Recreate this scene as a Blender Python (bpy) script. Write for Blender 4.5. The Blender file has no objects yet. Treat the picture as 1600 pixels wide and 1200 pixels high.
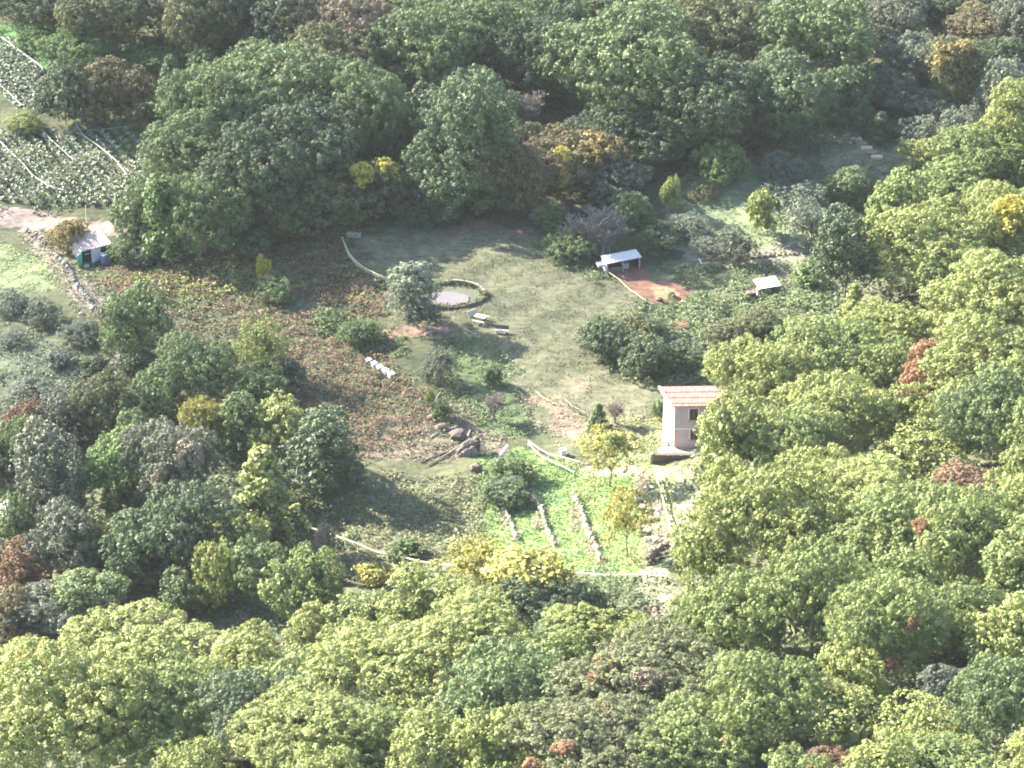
import bpy, math, random
import numpy as np
from mathutils import Vector
random.seed(7); rng = np.random.default_rng(7)
SC = bpy.context.scene; COL = SC.collection; R_ = math.radians
# ------------------------------------------------------------------ camera
PITCH = R_(30); DIST = 420.0; HFOV = R_(16.06)
CAM = np.array([0.0, -DIST*math.cos(PITCH), DIST*math.sin(PITCH)])
cd = bpy.data.cameras.new('camera'); cam = bpy.data.objects.new('camera', cd); COL.objects.link(cam)
cam.location = CAM; cam.rotation_euler = (math.pi/2-PITCH, 0, 0)
cd.angle = HFOV; cd.clip_start = 1; cd.clip_end = 6000
SC.camera = cam
# ------------------------------------------------------------------ world, sun, exposure
SUN = Vector((-0.84, 0.50, 0.0)).normalized()*math.cos(R_(29)) + Vector((0, 0, math.sin(R_(29))))
w = bpy.data.worlds.new('World'); SC.world = w; w.use_nodes = True
nt = w.node_tree; bg = nt.nodes['Background']
sky = nt.nodes.new('ShaderNodeTexSky'); sky.sky_type = 'NISHITA'; sky.sun_disc = False
sky.sun_elevation = R_(29); sky.sun_rotation = math.atan2(SUN.x, SUN.y)
nt.links.new(sky.outputs[0], bg.inputs[0]); bg.inputs[1].default_value = 0.09
sl = bpy.data.lights.new('sun', 'SUN'); so = bpy.data.objects.new('sun', sl); COL.objects.link(so)
sl.energy = 5.0; sl.angle = R_(0.5); sl.color = (1.0, 0.93, 0.77)
so.rotation_euler = SUN.to_track_quat('Z', 'Y').to_euler(); so.location = SUN*300
SC.view_settings.view_transform = 'Standard'; SC.view_settings.look = 'None'
SC.view_settings.exposure = 2.82; SC.view_settings.gamma = 1
SC.cycles.use_denoising = True
SC.cycles.pixel_filter_type = 'BLACKMAN_HARRIS'; SC.cycles.filter_width = 1.9
SC.cycles.max_bounces = 6; SC.cycles.diffuse_bounces = 3; SC.cycles.transparent_max_bounces = 8
SC.cycles.volume_bounces = 0
HAZE = 0.000038
# ------------------------------------------------------------------ terrain
def sp(d, k): return k*np.logaddexp(0, d/k)
def terr(x, y):
    x = np.asarray(x, float); y = np.asarray(y, float)
    d = -y*0.80 + x*0.60 - 27
    z = 0.34*sp(d, 6.0)
    z = 130*np.tanh(z/130)
    z = z + 0.10*sp(y-45, 8) + 0.03*sp(x-25, 6)
    z = z - 0.05*sp(-x-30, 6)*1.0
    z = z + 0.45*np.sin(x*0.11+1.3)*np.sin(y*0.09+0.4) + 0.2*np.sin(x*0.31+y*0.23)+0.1*np.sin(x*0.7-y*0.53+1)
    return z
tH = math.tan(HFOV/2); sP, cP = math.sin(PITCH), math.cos(PITCH)
def ray(px, py):
    u = (px-800)/800*tH; v = (600-py)/800*tH
    d = np.array([u, cP+v*sP, -sP+v*cP]); return d/np.linalg.norm(d)
def P(px, py, h=0.0):
    """the point h above the ground seen at photo pixel (px, py)"""
    d = ray(px, py); a, b = 60.0, 1500.0
    ts = np.linspace(a, b, 480); pts = CAM+ts[:, None]*d
    g = pts[:, 2]-terr(pts[:, 0], pts[:, 1])-h
    k = int(np.argmax(g < 0)); lo, hi = ts[max(k-1, 0)], ts[k]
    for _ in range(24):
        m = (lo+hi)/2; p = CAM+m*d
        if p[2]-float(terr(p[0], p[1]))-h < 0: hi = m
        else: lo = m
    return Vector(CAM+hi*d)
def pxm(p):
    """photo pixels per metre at a point"""
    depth = (p[1]-CAM[1])*cP - (p[2]-CAM[2])*sP
    return 800/(depth*tH)
def gz(x, y): return float(terr(x, y))
# ------------------------------------------------------------------ materials
def newmat(name):
    m = bpy.data.materials.new(name); m.use_nodes = True
    return m, m.node_tree, m.node_tree.nodes['Principled BSDF']
def N(t, typ, **kw):
    n = t.nodes.new(typ)
    for k, v in kw.items(): setattr(n, k, v)
    return n
def c4(c): return (c[0], c[1], c[2], 1)
def plain(name, col, rough=0.8, var=0.25, scale=3.0, metal=0.0, bump=0.0):
    m, t, b = newmat(name)
    tc = N(t, 'ShaderNodeTexCoord'); no = N(t, 'ShaderNodeTexNoise'); no.inputs['Scale'].default_value = scale
    no.inputs['Detail'].default_value = 6
    t.links.new(tc.outputs['Object'], no.inputs['Vector'])
    mx = N(t, 'ShaderNodeMix', data_type='RGBA')
    mx.inputs[6].default_value = c4([v*(1-var) for v in col]); mx.inputs[7].default_value = c4([min(1, v*(1+var)) for v in col])
    t.links.new(no.outputs[0], mx.inputs[0]); t.links.new(mx.outputs[2], b.inputs['Base Color'])
    b.inputs['Roughness'].default_value = rough; b.inputs['Metallic'].default_value = metal
    if bump:
        bp = N(t, 'ShaderNodeBump'); bp.inputs['Strength'].default_value = bump; bp.inputs['Distance'].default_value = 0.1
        t.links.new(no.outputs[0], bp.inputs['Height']); t.links.new(bp.outputs[0], b.inputs['Normal'])
    return m
def leafmat(name, a, bcol, transl=0.22, gloss=0.25):
    m, t, b = newmat(name)
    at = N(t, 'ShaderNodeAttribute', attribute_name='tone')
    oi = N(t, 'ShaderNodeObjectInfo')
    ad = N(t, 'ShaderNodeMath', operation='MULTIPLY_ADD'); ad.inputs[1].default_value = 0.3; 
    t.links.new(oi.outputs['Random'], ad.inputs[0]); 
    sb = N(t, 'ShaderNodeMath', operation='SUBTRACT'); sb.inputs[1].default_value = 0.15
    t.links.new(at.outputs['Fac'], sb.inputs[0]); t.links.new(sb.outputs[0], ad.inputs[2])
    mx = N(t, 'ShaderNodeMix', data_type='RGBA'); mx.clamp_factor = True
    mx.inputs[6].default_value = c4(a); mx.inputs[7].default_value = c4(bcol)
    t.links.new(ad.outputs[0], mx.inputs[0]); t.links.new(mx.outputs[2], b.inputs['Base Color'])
    b.inputs['Roughness'].default_value = 0.55; b.inputs['Specular IOR Level'].default_value = gloss
    tr = N(t, 'ShaderNodeBsdfTranslucent'); t.links.new(mx.outputs[2], tr.inputs[0])
    ms = N(t, 'ShaderNodeMixShader'); ms.inputs[0].default_value = transl
    t.links.new(b.outputs[0], ms.inputs[1]); t.links.new(tr.outputs[0], ms.inputs[2])
    t.links.new(ms.outputs[0], t.nodes['Material Output'].inputs[0])
    return m
L = {
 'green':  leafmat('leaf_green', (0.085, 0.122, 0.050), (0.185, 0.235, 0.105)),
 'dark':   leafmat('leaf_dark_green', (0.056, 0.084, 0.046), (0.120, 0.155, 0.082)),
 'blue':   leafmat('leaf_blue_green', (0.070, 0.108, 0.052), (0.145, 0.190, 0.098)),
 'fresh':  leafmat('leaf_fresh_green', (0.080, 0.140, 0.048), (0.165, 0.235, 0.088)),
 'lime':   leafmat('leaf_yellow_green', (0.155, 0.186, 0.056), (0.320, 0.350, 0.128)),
 'yellow': leafmat('leaf_yellow', (0.38, 0.34, 0.06), (0.58, 0.52, 0.12)),
 'ochre':  leafmat('leaf_ochre', (0.17, 0.14, 0.055), (0.30, 0.24, 0.10)),
 'olive':  leafmat('leaf_olive', (0.092, 0.105, 0.050), (0.19, 0.20, 0.10)),
 'silver': leafmat('leaf_silver_grey', (0.105, 0.125, 0.090), (0.21, 0.235, 0.18)),
 'slate':  leafmat('leaf_slate_grey', (0.085, 0.098, 0.068), (0.170, 0.185, 0.135)),
 'pale':   leafmat('leaf_pale_grey_green', (0.16, 0.18, 0.12), (0.30, 0.33, 0.24)),
 'gold':   leafmat('leaf_golden_green', (0.22, 0.215, 0.055), (0.42, 0.39, 0.12)),
 'sunlit_green':   leafmat('leaf_sunlit_green', (0.110, 0.148, 0.048), (0.245, 0.290, 0.108)),  # lighter copy of green with the sun's yellow put into it
 'brown':  leafmat('leaf_brown', (0.100, 0.088, 0.045), (0.21, 0.18, 0.10)),
 'rust':   leafmat('leaf_rust', (0.155, 0.098, 0.062), (0.26, 0.172, 0.11)),
 'orange': leafmat('leaf_orange', (0.23, 0.125, 0.07), (0.38, 0.22, 0.13)),
 'beige':  leafmat('leaf_beige', (0.20, 0.17, 0.12), (0.36, 0.31, 0.23)),
 'pink':   leafmat('leaf_pinkish_tan', (0.15, 0.125, 0.085), (0.26, 0.215, 0.155)),
}
BARK = plain('bark', (0.16, 0.13, 0.10), 0.9, 0.4, 4, bump=0.5)
PALEBARK = plain('pale_bark', (0.22, 0.19, 0.16), 0.9, 0.3, 4)
STONE = plain('stone', (0.20, 0.185, 0.16), 0.9, 0.45, 2.2, bump=0.6)
PALESTONE = plain('pale_stone', (0.27, 0.25, 0.19), 0.9, 0.4, 2.2, bump=0.6)
PALEWOOD = plain('pale_wood', (0.42, 0.39, 0.25), 0.8, 0.25, 5)
GREYWOOD = plain('grey_wood', (0.36, 0.33, 0.31), 0.85, 0.3, 5)
TABLEWOOD = plain('table_wood', (0.42, 0.38, 0.28), 0.8, 0.2, 5)
DARKWOOD = plain('dark_wood', (0.09, 0.07, 0.06), 0.9, 0.3, 5)
PLASTER = plain('cream_plaster', (0.72, 0.66, 0.60), 0.9, 0.08, 1.2)
SHADE_LILAC = plain('shaded_wall_lilac', (0.42, 0.34, 0.37), 0.9, 0.25, 0.9)  # wall colour with the shade of the house front painted in
TRIM = plain('pale_trim', (0.62, 0.56, 0.58), 0.9, 0.1, 2)
ROSE = plain('rose_trim', (0.55, 0.30, 0.29), 0.9, 0.15, 2)
SHUT = plain('dark_red_shutter', (0.05, 0.02, 0.022), 0.6, 0.2, 2)
METALROOF = plain('white_sheet_roof', (0.46, 0.44, 0.45), 0.6, 0.35, 2.5)
PINKROOF = plain('pinkish_sheet_roof', (0.36, 0.28, 0.26), 0.8, 0.2, 1.6)
WHITE = plain('white_paint', (0.56, 0.56, 0.57), 0.6, 0.06, 2)
BLUEWHITE = plain('blue_white_paint', (0.40, 0.44, 0.54), 0.5, 0.08, 4)
BLUE = plain('blue_plastic', (0.14, 0.18, 0.32), 0.5, 0.1, 3)
PALEBLUE = plain('pale_blue_plastic', (0.50, 0.62, 0.75), 0.5, 0.1, 3)
TEAL = plain('green_door_paint', (0.10, 0.52, 0.38), 0.6, 0.15, 3)
DOOR_SHADE = plain('doorway_shade', (0.02, 0.018, 0.02), 0.9, 0.2, 3)
CONC = plain('lilac_concrete', (0.17, 0.15, 0.165), 0.9, 0.15, 1.0)
DIRT = plain('red_earth', (0.26, 0.13, 0.085), 0.95, 0.4, 1.5, bump=0.6)
STRAW = plain('straw', (0.55, 0.38, 0.20), 0.9, 0.3, 4)
PURPLEROCK = plain('purple_rock', (0.115, 0.09, 0.08), 0.9, 0.35, 1.4, bump=0.6)
LILACROCK = plain('lilac_rock', (0.20, 0.165, 0.15), 0.9, 0.3, 1.6, bump=0.5)
ORANGEROCK = plain('tan_rock', (0.50, 0.38, 0.24), 0.9, 0.3, 2)
BROWNROCK = plain('brown_rock', (0.15, 0.11, 0.085), 0.9, 0.4, 1.8, bump=0.6)
HOSE = plain('pale_hose', (0.32, 0.34, 0.28), 0.7, 0.2, 3)
ORANGEP = plain('orange_plastic', (0.65, 0.20, 0.09), 0.6, 0.1, 3)
TARP = plain('grey_lilac_tarp', (0.22, 0.22, 0.30), 0.6, 0.25, 2)
def tilemat():
    m, t, b = newmat('terracotta_tiles')
    tc = N(t, 'ShaderNodeTexCoord'); mp = N(t, 'ShaderNodeMapping')
    t.links.new(tc.outputs['Object'], mp.inputs[0])
    no = N(t, 'ShaderNodeTexNoise'); no.inputs['Scale'].default_value = 1.0; mp.inputs['Scale'].default_value = (4.2, 1.3, 1)
    t.links.new(mp.outputs[0], no.inputs[0])
    cr = N(t, 'ShaderNodeValToRGB'); e = cr.color_ramp.elements
    e[0].position = 0.35; e[0].color = (0.27, 0.11, 0.09, 1); e[1].position = 0.65; e[1].color = (0.38, 0.20, 0.165, 1)
    t.links.new(no.outputs[0], cr.inputs[0]); t.links.new(cr.outputs[0], b.inputs['Base Color']); b.inputs['Roughness'].default_value = 0.85
    return m
TILES = tilemat()
# ------------------------------------------------------------------ mesh helpers
def tag(o, label=None, cat=None, group=None, kind=None):
    if label: o['label'] = label
    if cat: o['category'] = cat
    if group: o['group'] = group
    if kind: o['kind'] = kind
    return o
def link(name, me, mat=None, parent=None):
    o = bpy.data.objects.new(name, me); COL.objects.link(o)
    if mat is not None:
        if len(me.materials) == 0: me.materials.append(mat)
        elif me.materials[0] is not mat:
            o.material_slots[0].link = 'OBJECT'; o.material_slots[0].material = mat
    if parent is not None: o.parent = parent
    return o
def npmesh(name, V, F, tone=None):
    V = np.asarray(V, np.float32); F = np.asarray(F, np.int32); k = F.shape[1]
    me = bpy.data.meshes.new(name); me.vertices.add(len(V)); me.vertices.foreach_set('co', V.ravel())
    me.loops.add(F.size); me.loops.foreach_set('vertex_index', F.ravel())
    me.polygons.add(len(F)); me.polygons.foreach_set('loop_start', np.arange(0, F.size, k, dtype=np.int32))
    me.polygons.foreach_set('loop_total', np.full(len(F), k, np.int32))
    if tone is not None:
        a = me.attributes.new('tone', 'FLOAT', 'FACE'); a.data.foreach_set('value', np.asarray(tone, np.float32))
    me.update(calc_edges=True); me.validate()
    return me
def empty(name, loc, rz=0.0):
    o = bpy.data.objects.new(name, None); COL.objects.link(o); o.location = loc; o.rotation_euler = (0, 0, rz)
    o.empty_display_size = 0.3; return o
class MB:
    def __init__(s): s.v = []; s.f = []
    def poly(s, vs, fs):
        n = len(s.v); s.v += [tuple(v) for v in vs]; s.f += [tuple(i+n for i in f) for f in fs]; return s
    def hexa(s, b, t):   # bottom and top quads, counter-clockwise
        return s.poly(list(b)+list(t), [(3, 2, 1, 0), (4, 5, 6, 7), (0, 1, 5, 4), (1, 2, 6, 5), (2, 3, 7, 6), (3, 0, 4, 7)])
    def box(s, x0, x1, y0, y1, z0, z1):
        return s.hexa([(x0, y0, z0), (x1, y0, z0), (x1, y1, z0), (x0, y1, z0)], [(x0, y0, z1), (x1, y0, z1), (x1, y1, z1), (x0, y1, z1)])
    def prism(s, poly, z0, z1):
        n = len(poly); vs = [(x, y, z0) for x, y in poly]+[(x, y, z1) for x, y in poly]
        return s.poly(vs, [tuple(range(n-1, -1, -1)), tuple(range(n, 2*n))]+[(i, (i+1) % n, n+(i+1) % n, n+i) for i in range(n)])
    def tube(s, pts, r, k=6, r1=None):
        pts = [Vector(p) for p in pts]; n0 = len(s.v); m = len(pts)
        for i, p in enumerate(pts):
            d = (pts[min(i+1, m-1)]-pts[max(i-1, 0)]).normalized()
            a = d.cross(Vector((0, 0, 1)));  a = Vector((1, 0, 0)) if a.length < 1e-3 else a.normalized()
            b = d.cross(a); rr = r if r1 is None else r+(r1-r)*i/(m-1)
            for j in range(k):
                th = 2*math.pi*j/k; s.v.append(tuple(p+a*math.cos(th)*rr+b*math.sin(th)*rr))
        for i in range(m-1):
            for j in range(k):
                s.f.append((n0+i*k+j, n0+i*k+(j+1) % k, n0+(i+1)*k+(j+1) % k, n0+(i+1)*k+j))
        s.f.append(tuple(n0+j for j in range(k))[::-1]); s.f.append(tuple(n0+(m-1)*k+j for j in range(k)))
        return s
    def rock(s, c, r, sc=(1, 1, 1), seed=0):
        rr = random.Random(seed); n0 = len(s.v); nu, nv = 7, 5
        s.v.append((c[0], c[1], c[2]-r*sc[2]))
        for i in range(1, nv):
            ph = -math.pi/2+math.pi*i/nv
            for j in range(nu):
                th = 2*math.pi*(j+0.5*(i % 2))/nu; q = r*rr.uniform(0.78, 1.12)
                s.v.append((c[0]+q*sc[0]*math.cos(ph)*math.cos(th), c[1]+q*sc[1]*math.cos(ph)*math.sin(th), c[2]+q*sc[2]*math.sin(ph)))
        s.v.append((c[0], c[1], c[2]+r*sc[2]*0.95))
        for j in range(nu): s.f.append((n0, n0+1+(j+1) % nu, n0+1+j))
        for i in range(nv-2):
            for j in range(nu):
                a = n0+1+i*nu; b = a+nu; s.f.append((a+j, a+(j+1) % nu, b+(j+1) % nu, b+j))
        a = n0+1+(nv-2)*nu; e = len(s.v)-1
        for j in range(nu): s.f.append((a+j, a+(j+1) % nu, e))
        return s
    def build(s, name, mat, parent=None):
        me = bpy.data.meshes.new(name); me.from_pydata(s.v, [], s.f); me.update()
        return link(name, me, mat, parent)
# ------------------------------------------------------------------ foliage
def leafquads(c, n, size, r_, asp=0.85):
    """small six sided leaf tufts centred on c with normals n"""
    m = len(c); a = np.cross(n, r_.normal(size=(m, 3))); a /= np.linalg.norm(a, axis=1)[:, None]+1e-9
    b = np.cross(n, a); sz = size[:, None]*0.5; dip = -n*sz*0.35
    th = np.linspace(0, 2*math.pi, 6)[:-1]
    V = np.stack([c+a*sz*math.cos(t)*r_.uniform(0.8, 1.15, (m, 1))+b*sz*asp*math.sin(t)+dip*(k % 2) for k, t in enumerate(th)], 1).reshape(-1, 3)
    F = np.arange(5*m).reshape(-1, 5); return V, F
def unit(v): return v/(np.linalg.norm(v, axis=1)[:, None]+1e-9)
def crown(seed, R, V, lobes, lobe_r, sub=9, leaf=0.3, per=11, shape='round', inner=1500, balls=5, gap=0.0, clump=None):
    """a crown: balls of boughs, boughs of leaf clumps, clumps of small tufts"""
    r_ = np.random.default_rng(seed); ext = np.array([R, R, V])
    if shape == 'round':
        bc = [np.zeros(3)]; br = [0.70]
        for k in range(balls):
            an = 2*math.pi*k/balls+r_.uniform(-.5, .5); rr = r_.uniform(0.36, 0.56)
            bc.append(np.array([math.cos(an)*(1-rr), math.sin(an)*(1-rr), r_.uniform(-0.5, 0.45)])); br.append(rr)
        bc.append(np.array([r_.uniform(-.3, .3), r_.uniform(-.3, .3), 0.5])); br.append(0.5)
        bc = np.array(bc); br = np.array(br); lc = []; od = []
        for _ in range(lobes*14):
            if len(lc) >= lobes: break
            k = r_.integers(0, len(br)); q = r_.normal(size=3); q /= np.linalg.norm(q)
            if q[2] < -0.75: continue
            p = bc[k]+q*br[k]*0.93
            if any(np.linalg.norm(p-bc[j]) < br[j]*0.88 for j in range(len(br)) if j != k): continue
            if lc and min(np.linalg.norm((p*ext-l)) for l in lc) < lobe_r*0.85: continue
            lc.append(p*ext); od.append(q)
        lc = np.array(lc); od = unit(np.array(od)); m = len(lc); lr = lobe_r*r_.uniform(0.65, 1.2, m); core = (bc, br)
    else:
        m = lobes; u = r_.uniform(0, 1, m)**(0.75 if shape == 'cone' else 1); th = r_.uniform(0, 2*math.pi, m)
        q = R*(1.05-u)*0.95 if shape == 'cone' else R*0.65*np.sqrt(np.clip(1.05-u**3, 0, 1))
        q = q*(1+0.25*np.sin(th*3+u*9))
        lc = np.stack([np.cos(th)*q, np.sin(th)*q, -V+2*V*u*0.97], 1); od = unit(np.stack([np.cos(th), np.sin(th), np.full(m, 0.35)], 1))
        lr = lobe_r*(1.15-0.7*u if shape == 'cone' else np.ones(m))
    tl = r_.uniform(0.1, 0.9, m); up = np.array([0, 0, 0.45])
    # clumps on each bough
    k1 = np.repeat(np.arange(m), sub); d1 = unit(r_.normal(size=(len(k1), 3))+od[k1]*0.9+up)
    cc = lc[k1]+d1*(lr[k1]*r_.uniform(0.55, 1.05, len(k1)))[:, None]*np.array([1, 1, 0.85]); cr = (clump or leaf*1.7)*r_.uniform(0.7, 1.35, len(k1))
    keep = r_.uniform(0, 1, len(k1)) > gap; k1, d1, cc, cr = k1[keep], d1[keep], cc[keep], cr[keep]
    tc_ = np.clip(tl[k1]+r_.normal(size=len(k1))*0.2, 0, 1)
    k2 = np.repeat(np.arange(len(k1)), per); d2 = unit(r_.normal(size=(len(k2), 3))+d1[k2]*0.7+up*0.6)
    C = cc[k2]+d2*(cr[k2]*r_.uniform(0.5, 1.05, len(k2)))[:, None]; Nn = unit(d2+r_.normal(size=(len(k2), 3))*0.18)
    T = np.clip(tc_[k2]+r_.normal(size=len(k2))*0.10, 0, 1); S = leaf*r_.uniform(0.65, 1.25, len(k2))
    if inner:
        q = unit(r_.normal(size=(inner, 3)))
        if shape == 'round':
            j = r_.integers(0, len(core[1]), inner); c = (core[0][j]+q*core[1][j][:, None]*r_.uniform(0.2, 0.68, inner)[:, None])*ext
        else:
            j = r_.integers(0, m, inner); c = lc[j]*np.array([0.62, 0.62, 1.0])
        C = np.concatenate([C, c]); Nn = np.concatenate([Nn, unit(q+r_.normal(size=(inner, 3))*0.4)]); T = np.concatenate([T, r_.uniform(0, 0.4, inner)]); S = np.concatenate([S, np.full(inner, leaf*2.8)])  # inner tufts toned darker, shade inside the crown put into colour
    Vv, F = leafquads(C, Nn, S, r_)
    me = npmesh('crown', Vv, F, T); me.materials.append(L['green']); return me
def spraymesh(seed):
    r_ = np.random.default_rng(seed); C = []; 
    for _ in range(16):
        c = r_.uniform(-1, 1, 3)*np.array([.8, .8, .6]); C.append(c+r_.normal(size=(34, 3))*.30)
    C = np.concatenate(C); Vv, F = leafquads(C, unit(unit(C)+r_.normal(size=C.shape)*.4+np.array([0, 0, .5])), .34*r_.uniform(.6, 1.3, len(C)), r_)
    me = npmesh('spray', Vv, F, r_.uniform(0, 1, len(C))); me.materials.append(L['green']); return me
PROTO = {
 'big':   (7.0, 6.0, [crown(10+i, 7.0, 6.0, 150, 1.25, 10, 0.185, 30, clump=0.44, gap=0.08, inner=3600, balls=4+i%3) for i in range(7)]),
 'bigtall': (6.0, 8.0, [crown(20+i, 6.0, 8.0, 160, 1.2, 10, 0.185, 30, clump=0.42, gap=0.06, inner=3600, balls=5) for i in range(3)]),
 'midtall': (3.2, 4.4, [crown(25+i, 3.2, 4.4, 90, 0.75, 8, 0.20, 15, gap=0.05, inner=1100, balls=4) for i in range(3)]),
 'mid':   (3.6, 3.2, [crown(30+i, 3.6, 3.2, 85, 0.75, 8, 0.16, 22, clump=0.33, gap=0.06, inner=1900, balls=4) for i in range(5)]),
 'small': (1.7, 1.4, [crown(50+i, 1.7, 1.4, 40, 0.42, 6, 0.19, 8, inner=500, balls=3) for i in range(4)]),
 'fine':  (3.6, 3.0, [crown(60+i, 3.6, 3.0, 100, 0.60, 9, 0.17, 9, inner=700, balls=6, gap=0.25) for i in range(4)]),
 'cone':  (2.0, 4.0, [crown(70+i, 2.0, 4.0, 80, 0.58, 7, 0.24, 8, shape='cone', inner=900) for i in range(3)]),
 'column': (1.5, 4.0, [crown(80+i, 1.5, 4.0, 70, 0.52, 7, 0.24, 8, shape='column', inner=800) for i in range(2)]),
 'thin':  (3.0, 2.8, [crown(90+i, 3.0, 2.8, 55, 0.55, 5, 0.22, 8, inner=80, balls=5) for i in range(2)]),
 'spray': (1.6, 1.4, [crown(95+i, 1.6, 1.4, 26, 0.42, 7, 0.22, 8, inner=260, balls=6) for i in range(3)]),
}
def trunkmesh(seed, limbs=7, spread=0.55):
    """trunk of height 1 with limbs, scaled per tree"""
    rr = random.Random(seed); m = MB()
    pts = [(0, 0, -0.1)]+[(rr.uniform(-.03, .03), rr.uniform(-.03, .03), z) for z in (0.15, 0.35, 0.55, 0.75)]+[(0.02, 0.01, 1.0)]
    m.tube(pts, 0.045, 7, 0.012)
    for i in range(limbs):
        z = rr.uniform(0.3, 0.8); a = 2*math.pi*i/limbs+rr.uniform(-.4, .4); l = rr.uniform(0.5, 1)*spread
        m.tube([(0, 0, z), (math.cos(a)*l*.45, math.sin(a)*l*.45, z+.13), (math.cos(a)*l, math.sin(a)*l, z+.34)], 0.02, 5, 0.006)
    me = bpy.data.meshes.new('trunk'); me.from_pydata(m.v, [], m.f); me.update(); me.materials.append(BARK); return me
TRUNKS = [trunkmesh(i) for i in range(4)]
def twigmesh(seed, n=130, h=1.0):
    """leafless crown: branches forking three times"""
    rr = random.Random(seed); m = MB()
    def grow(p, d, l, r, lev):
        q = p+d*l; mid = p+d*l*.5+Vector((rr.uniform(-1, 1), rr.uniform(-1, 1), rr.uniform(-1, 1)))*l*.07
        m.tube([p, mid, q], max(r, .004), 3 if lev else 6, max(r*.6, .003))
        if lev < 5:
            for _ in range(3 if lev else 6):
                e = (d+Vector((rr.uniform(-1, 1), rr.uniform(-1, 1), rr.uniform(-.3, .8)))*0.85).normalized()
                grow(q, e, l*rr.uniform(.55, .8), r*.55, lev+1)
    grow(Vector((0, 0, -.05)), Vector((0, 0, 1)), .28, .045, 0)
    me = bpy.data.meshes.new('branches'); me.from_pydata(m.v, [], m.f); me.update(); me.materials.append(PALEBARK); return me
TW = [twigmesh(i) for i in (1, 2)]
NCOUNT = [0]; PLANTED = []
def solve(cx, cy, w_, h_, lift=0.0):
    zc = 4.0
    for _ in range(8):
        p = P(cx, cy, zc); s = pxm(p); Rr = w_/2/s; a = h_/2/s
        Vv = math.sqrt(max(a*a-(Rr*sP)**2, (0.42*Rr)**2))/cP; Vv = min(Vv, 2.6*Rr)
        zc = Vv*0.93+lift
    return p, Rr, Vv, zc
def plant(name, cat, style, mat, cx, cy, w_, h_, label, lift=0.0, trunk=True, group=None, foliage='crown'):
    i = NCOUNT[0]; NCOUNT[0] += 1; near = group == 'trees on the near sunlit slope'
    if near: mat = {'green': 'sunlit_green', 'blue': 'green', 'dark': 'green' if i % 2 else 'dark'}.get(mat, mat)  # near slope swaps to lighter leaves, sunlight put into their colour
    if near and style is None: lift += 2.4*((i*31) % 5)/4-.4
    p, Rr, Vv, zc = solve(cx, cy, w_, h_, lift)
    if near and (style in ('fine', 'mid') or mat in ('rust', 'orange')) or label.startswith('silvery'): PLANTED.append((p.x, p.y-4, 8.5))
    if group == 'trees on the near sunlit slope' and style is None:
        kk = 1.0 if (650 < cx < 1180 and cy < 1000) else 1.0 if False or (cy < 560 and cx < 1400) or w_ < 100 else (1.10 if cx < 600 and cy < 1110 else 1.24)
        Rr *= 1+(kk-1)*1.0; Vv *= (1+(kk-1)*.6)*(0.92+0.2*((i*53) % 7)/6)
    if group == 'trees of the wood behind the clearing' and style is None: Rr *= 1.12; Vv *= 1.05
    if group == 'trees of the dark left wood': Rr *= 1.12; Vv *= 1.05
    if style is None: style = 'big' if Rr > 4.6 else ('mid' if Rr > 2.2 else 'small')
    if style in ('big', 'mid') and Vv > 1.12*Rr: style += 'tall'
    g = gz(p.x, p.y); PLANTED.append((p.x, p.y, Rr)); root = empty(name, (p.x, p.y, g-0.05)); tag(root, label, cat, group)
    R0, V0, ms = PROTO[style]
    o = link(foliage, ms[(i*7+3) % len(ms)], L[mat], root)
    o.location = (0, 0, zc); o.scale = (Rr/R0, Rr/R0*(0.93+0.14*((i*37) % 10)/10), Vv/V0); o.rotation_euler = (0, 0, (i*2.39996) % 6.283)
    if trunk:
        t = link('trunk', TRUNKS[i % 4], BARK, root); H = zc+Vv*0.45
        t.scale = (Rr*0.9 if Rr < 4 else Rr*0.75, Rr*0.9 if Rr < 4 else Rr*0.75, H); t.rotation_euler = (0, 0, i*1.7)
    return root, p, Rr, Vv, zc
def spray(tr, px, py, w_, h_, mat, name='autumn_spray'):
    """a tinted spray of leaves on the outside of a crown"""
    root, p, Rr, Vv, zc = tr
    d = Vector(ray(px, py)); o_ = Vector(CAM)-p; sc = Vector((1/Rr, 1/Rr, 1/Vv))
    dd = Vector((d.x*sc.x, d.y*sc.y, d.z*sc.z)); oo = Vector((o_.x*sc.x, o_.y*sc.y, o_.z*sc.z))
    A = dd.dot(dd); B = 2*oo.dot(dd); C_ = oo.dot(oo)-0.85; D = B*B-4*A*C_
    t = (-B-math.sqrt(D))/(2*A) if D > 0 else -B/(2*A)
    q = Vector(CAM)+d*t; s = pxm(q); R0, V0, ms = PROTO['spray']; i = NCOUNT[0]; NCOUNT[0] += 1
    r = link(name, ms[i % 3], L[mat], root); r.location = q-root.location
    rr = w_/2/s; r.scale = (rr/R0, rr/R0, h_/2/s/V0); r.rotation_euler = (0, 0, i)
    return r
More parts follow.
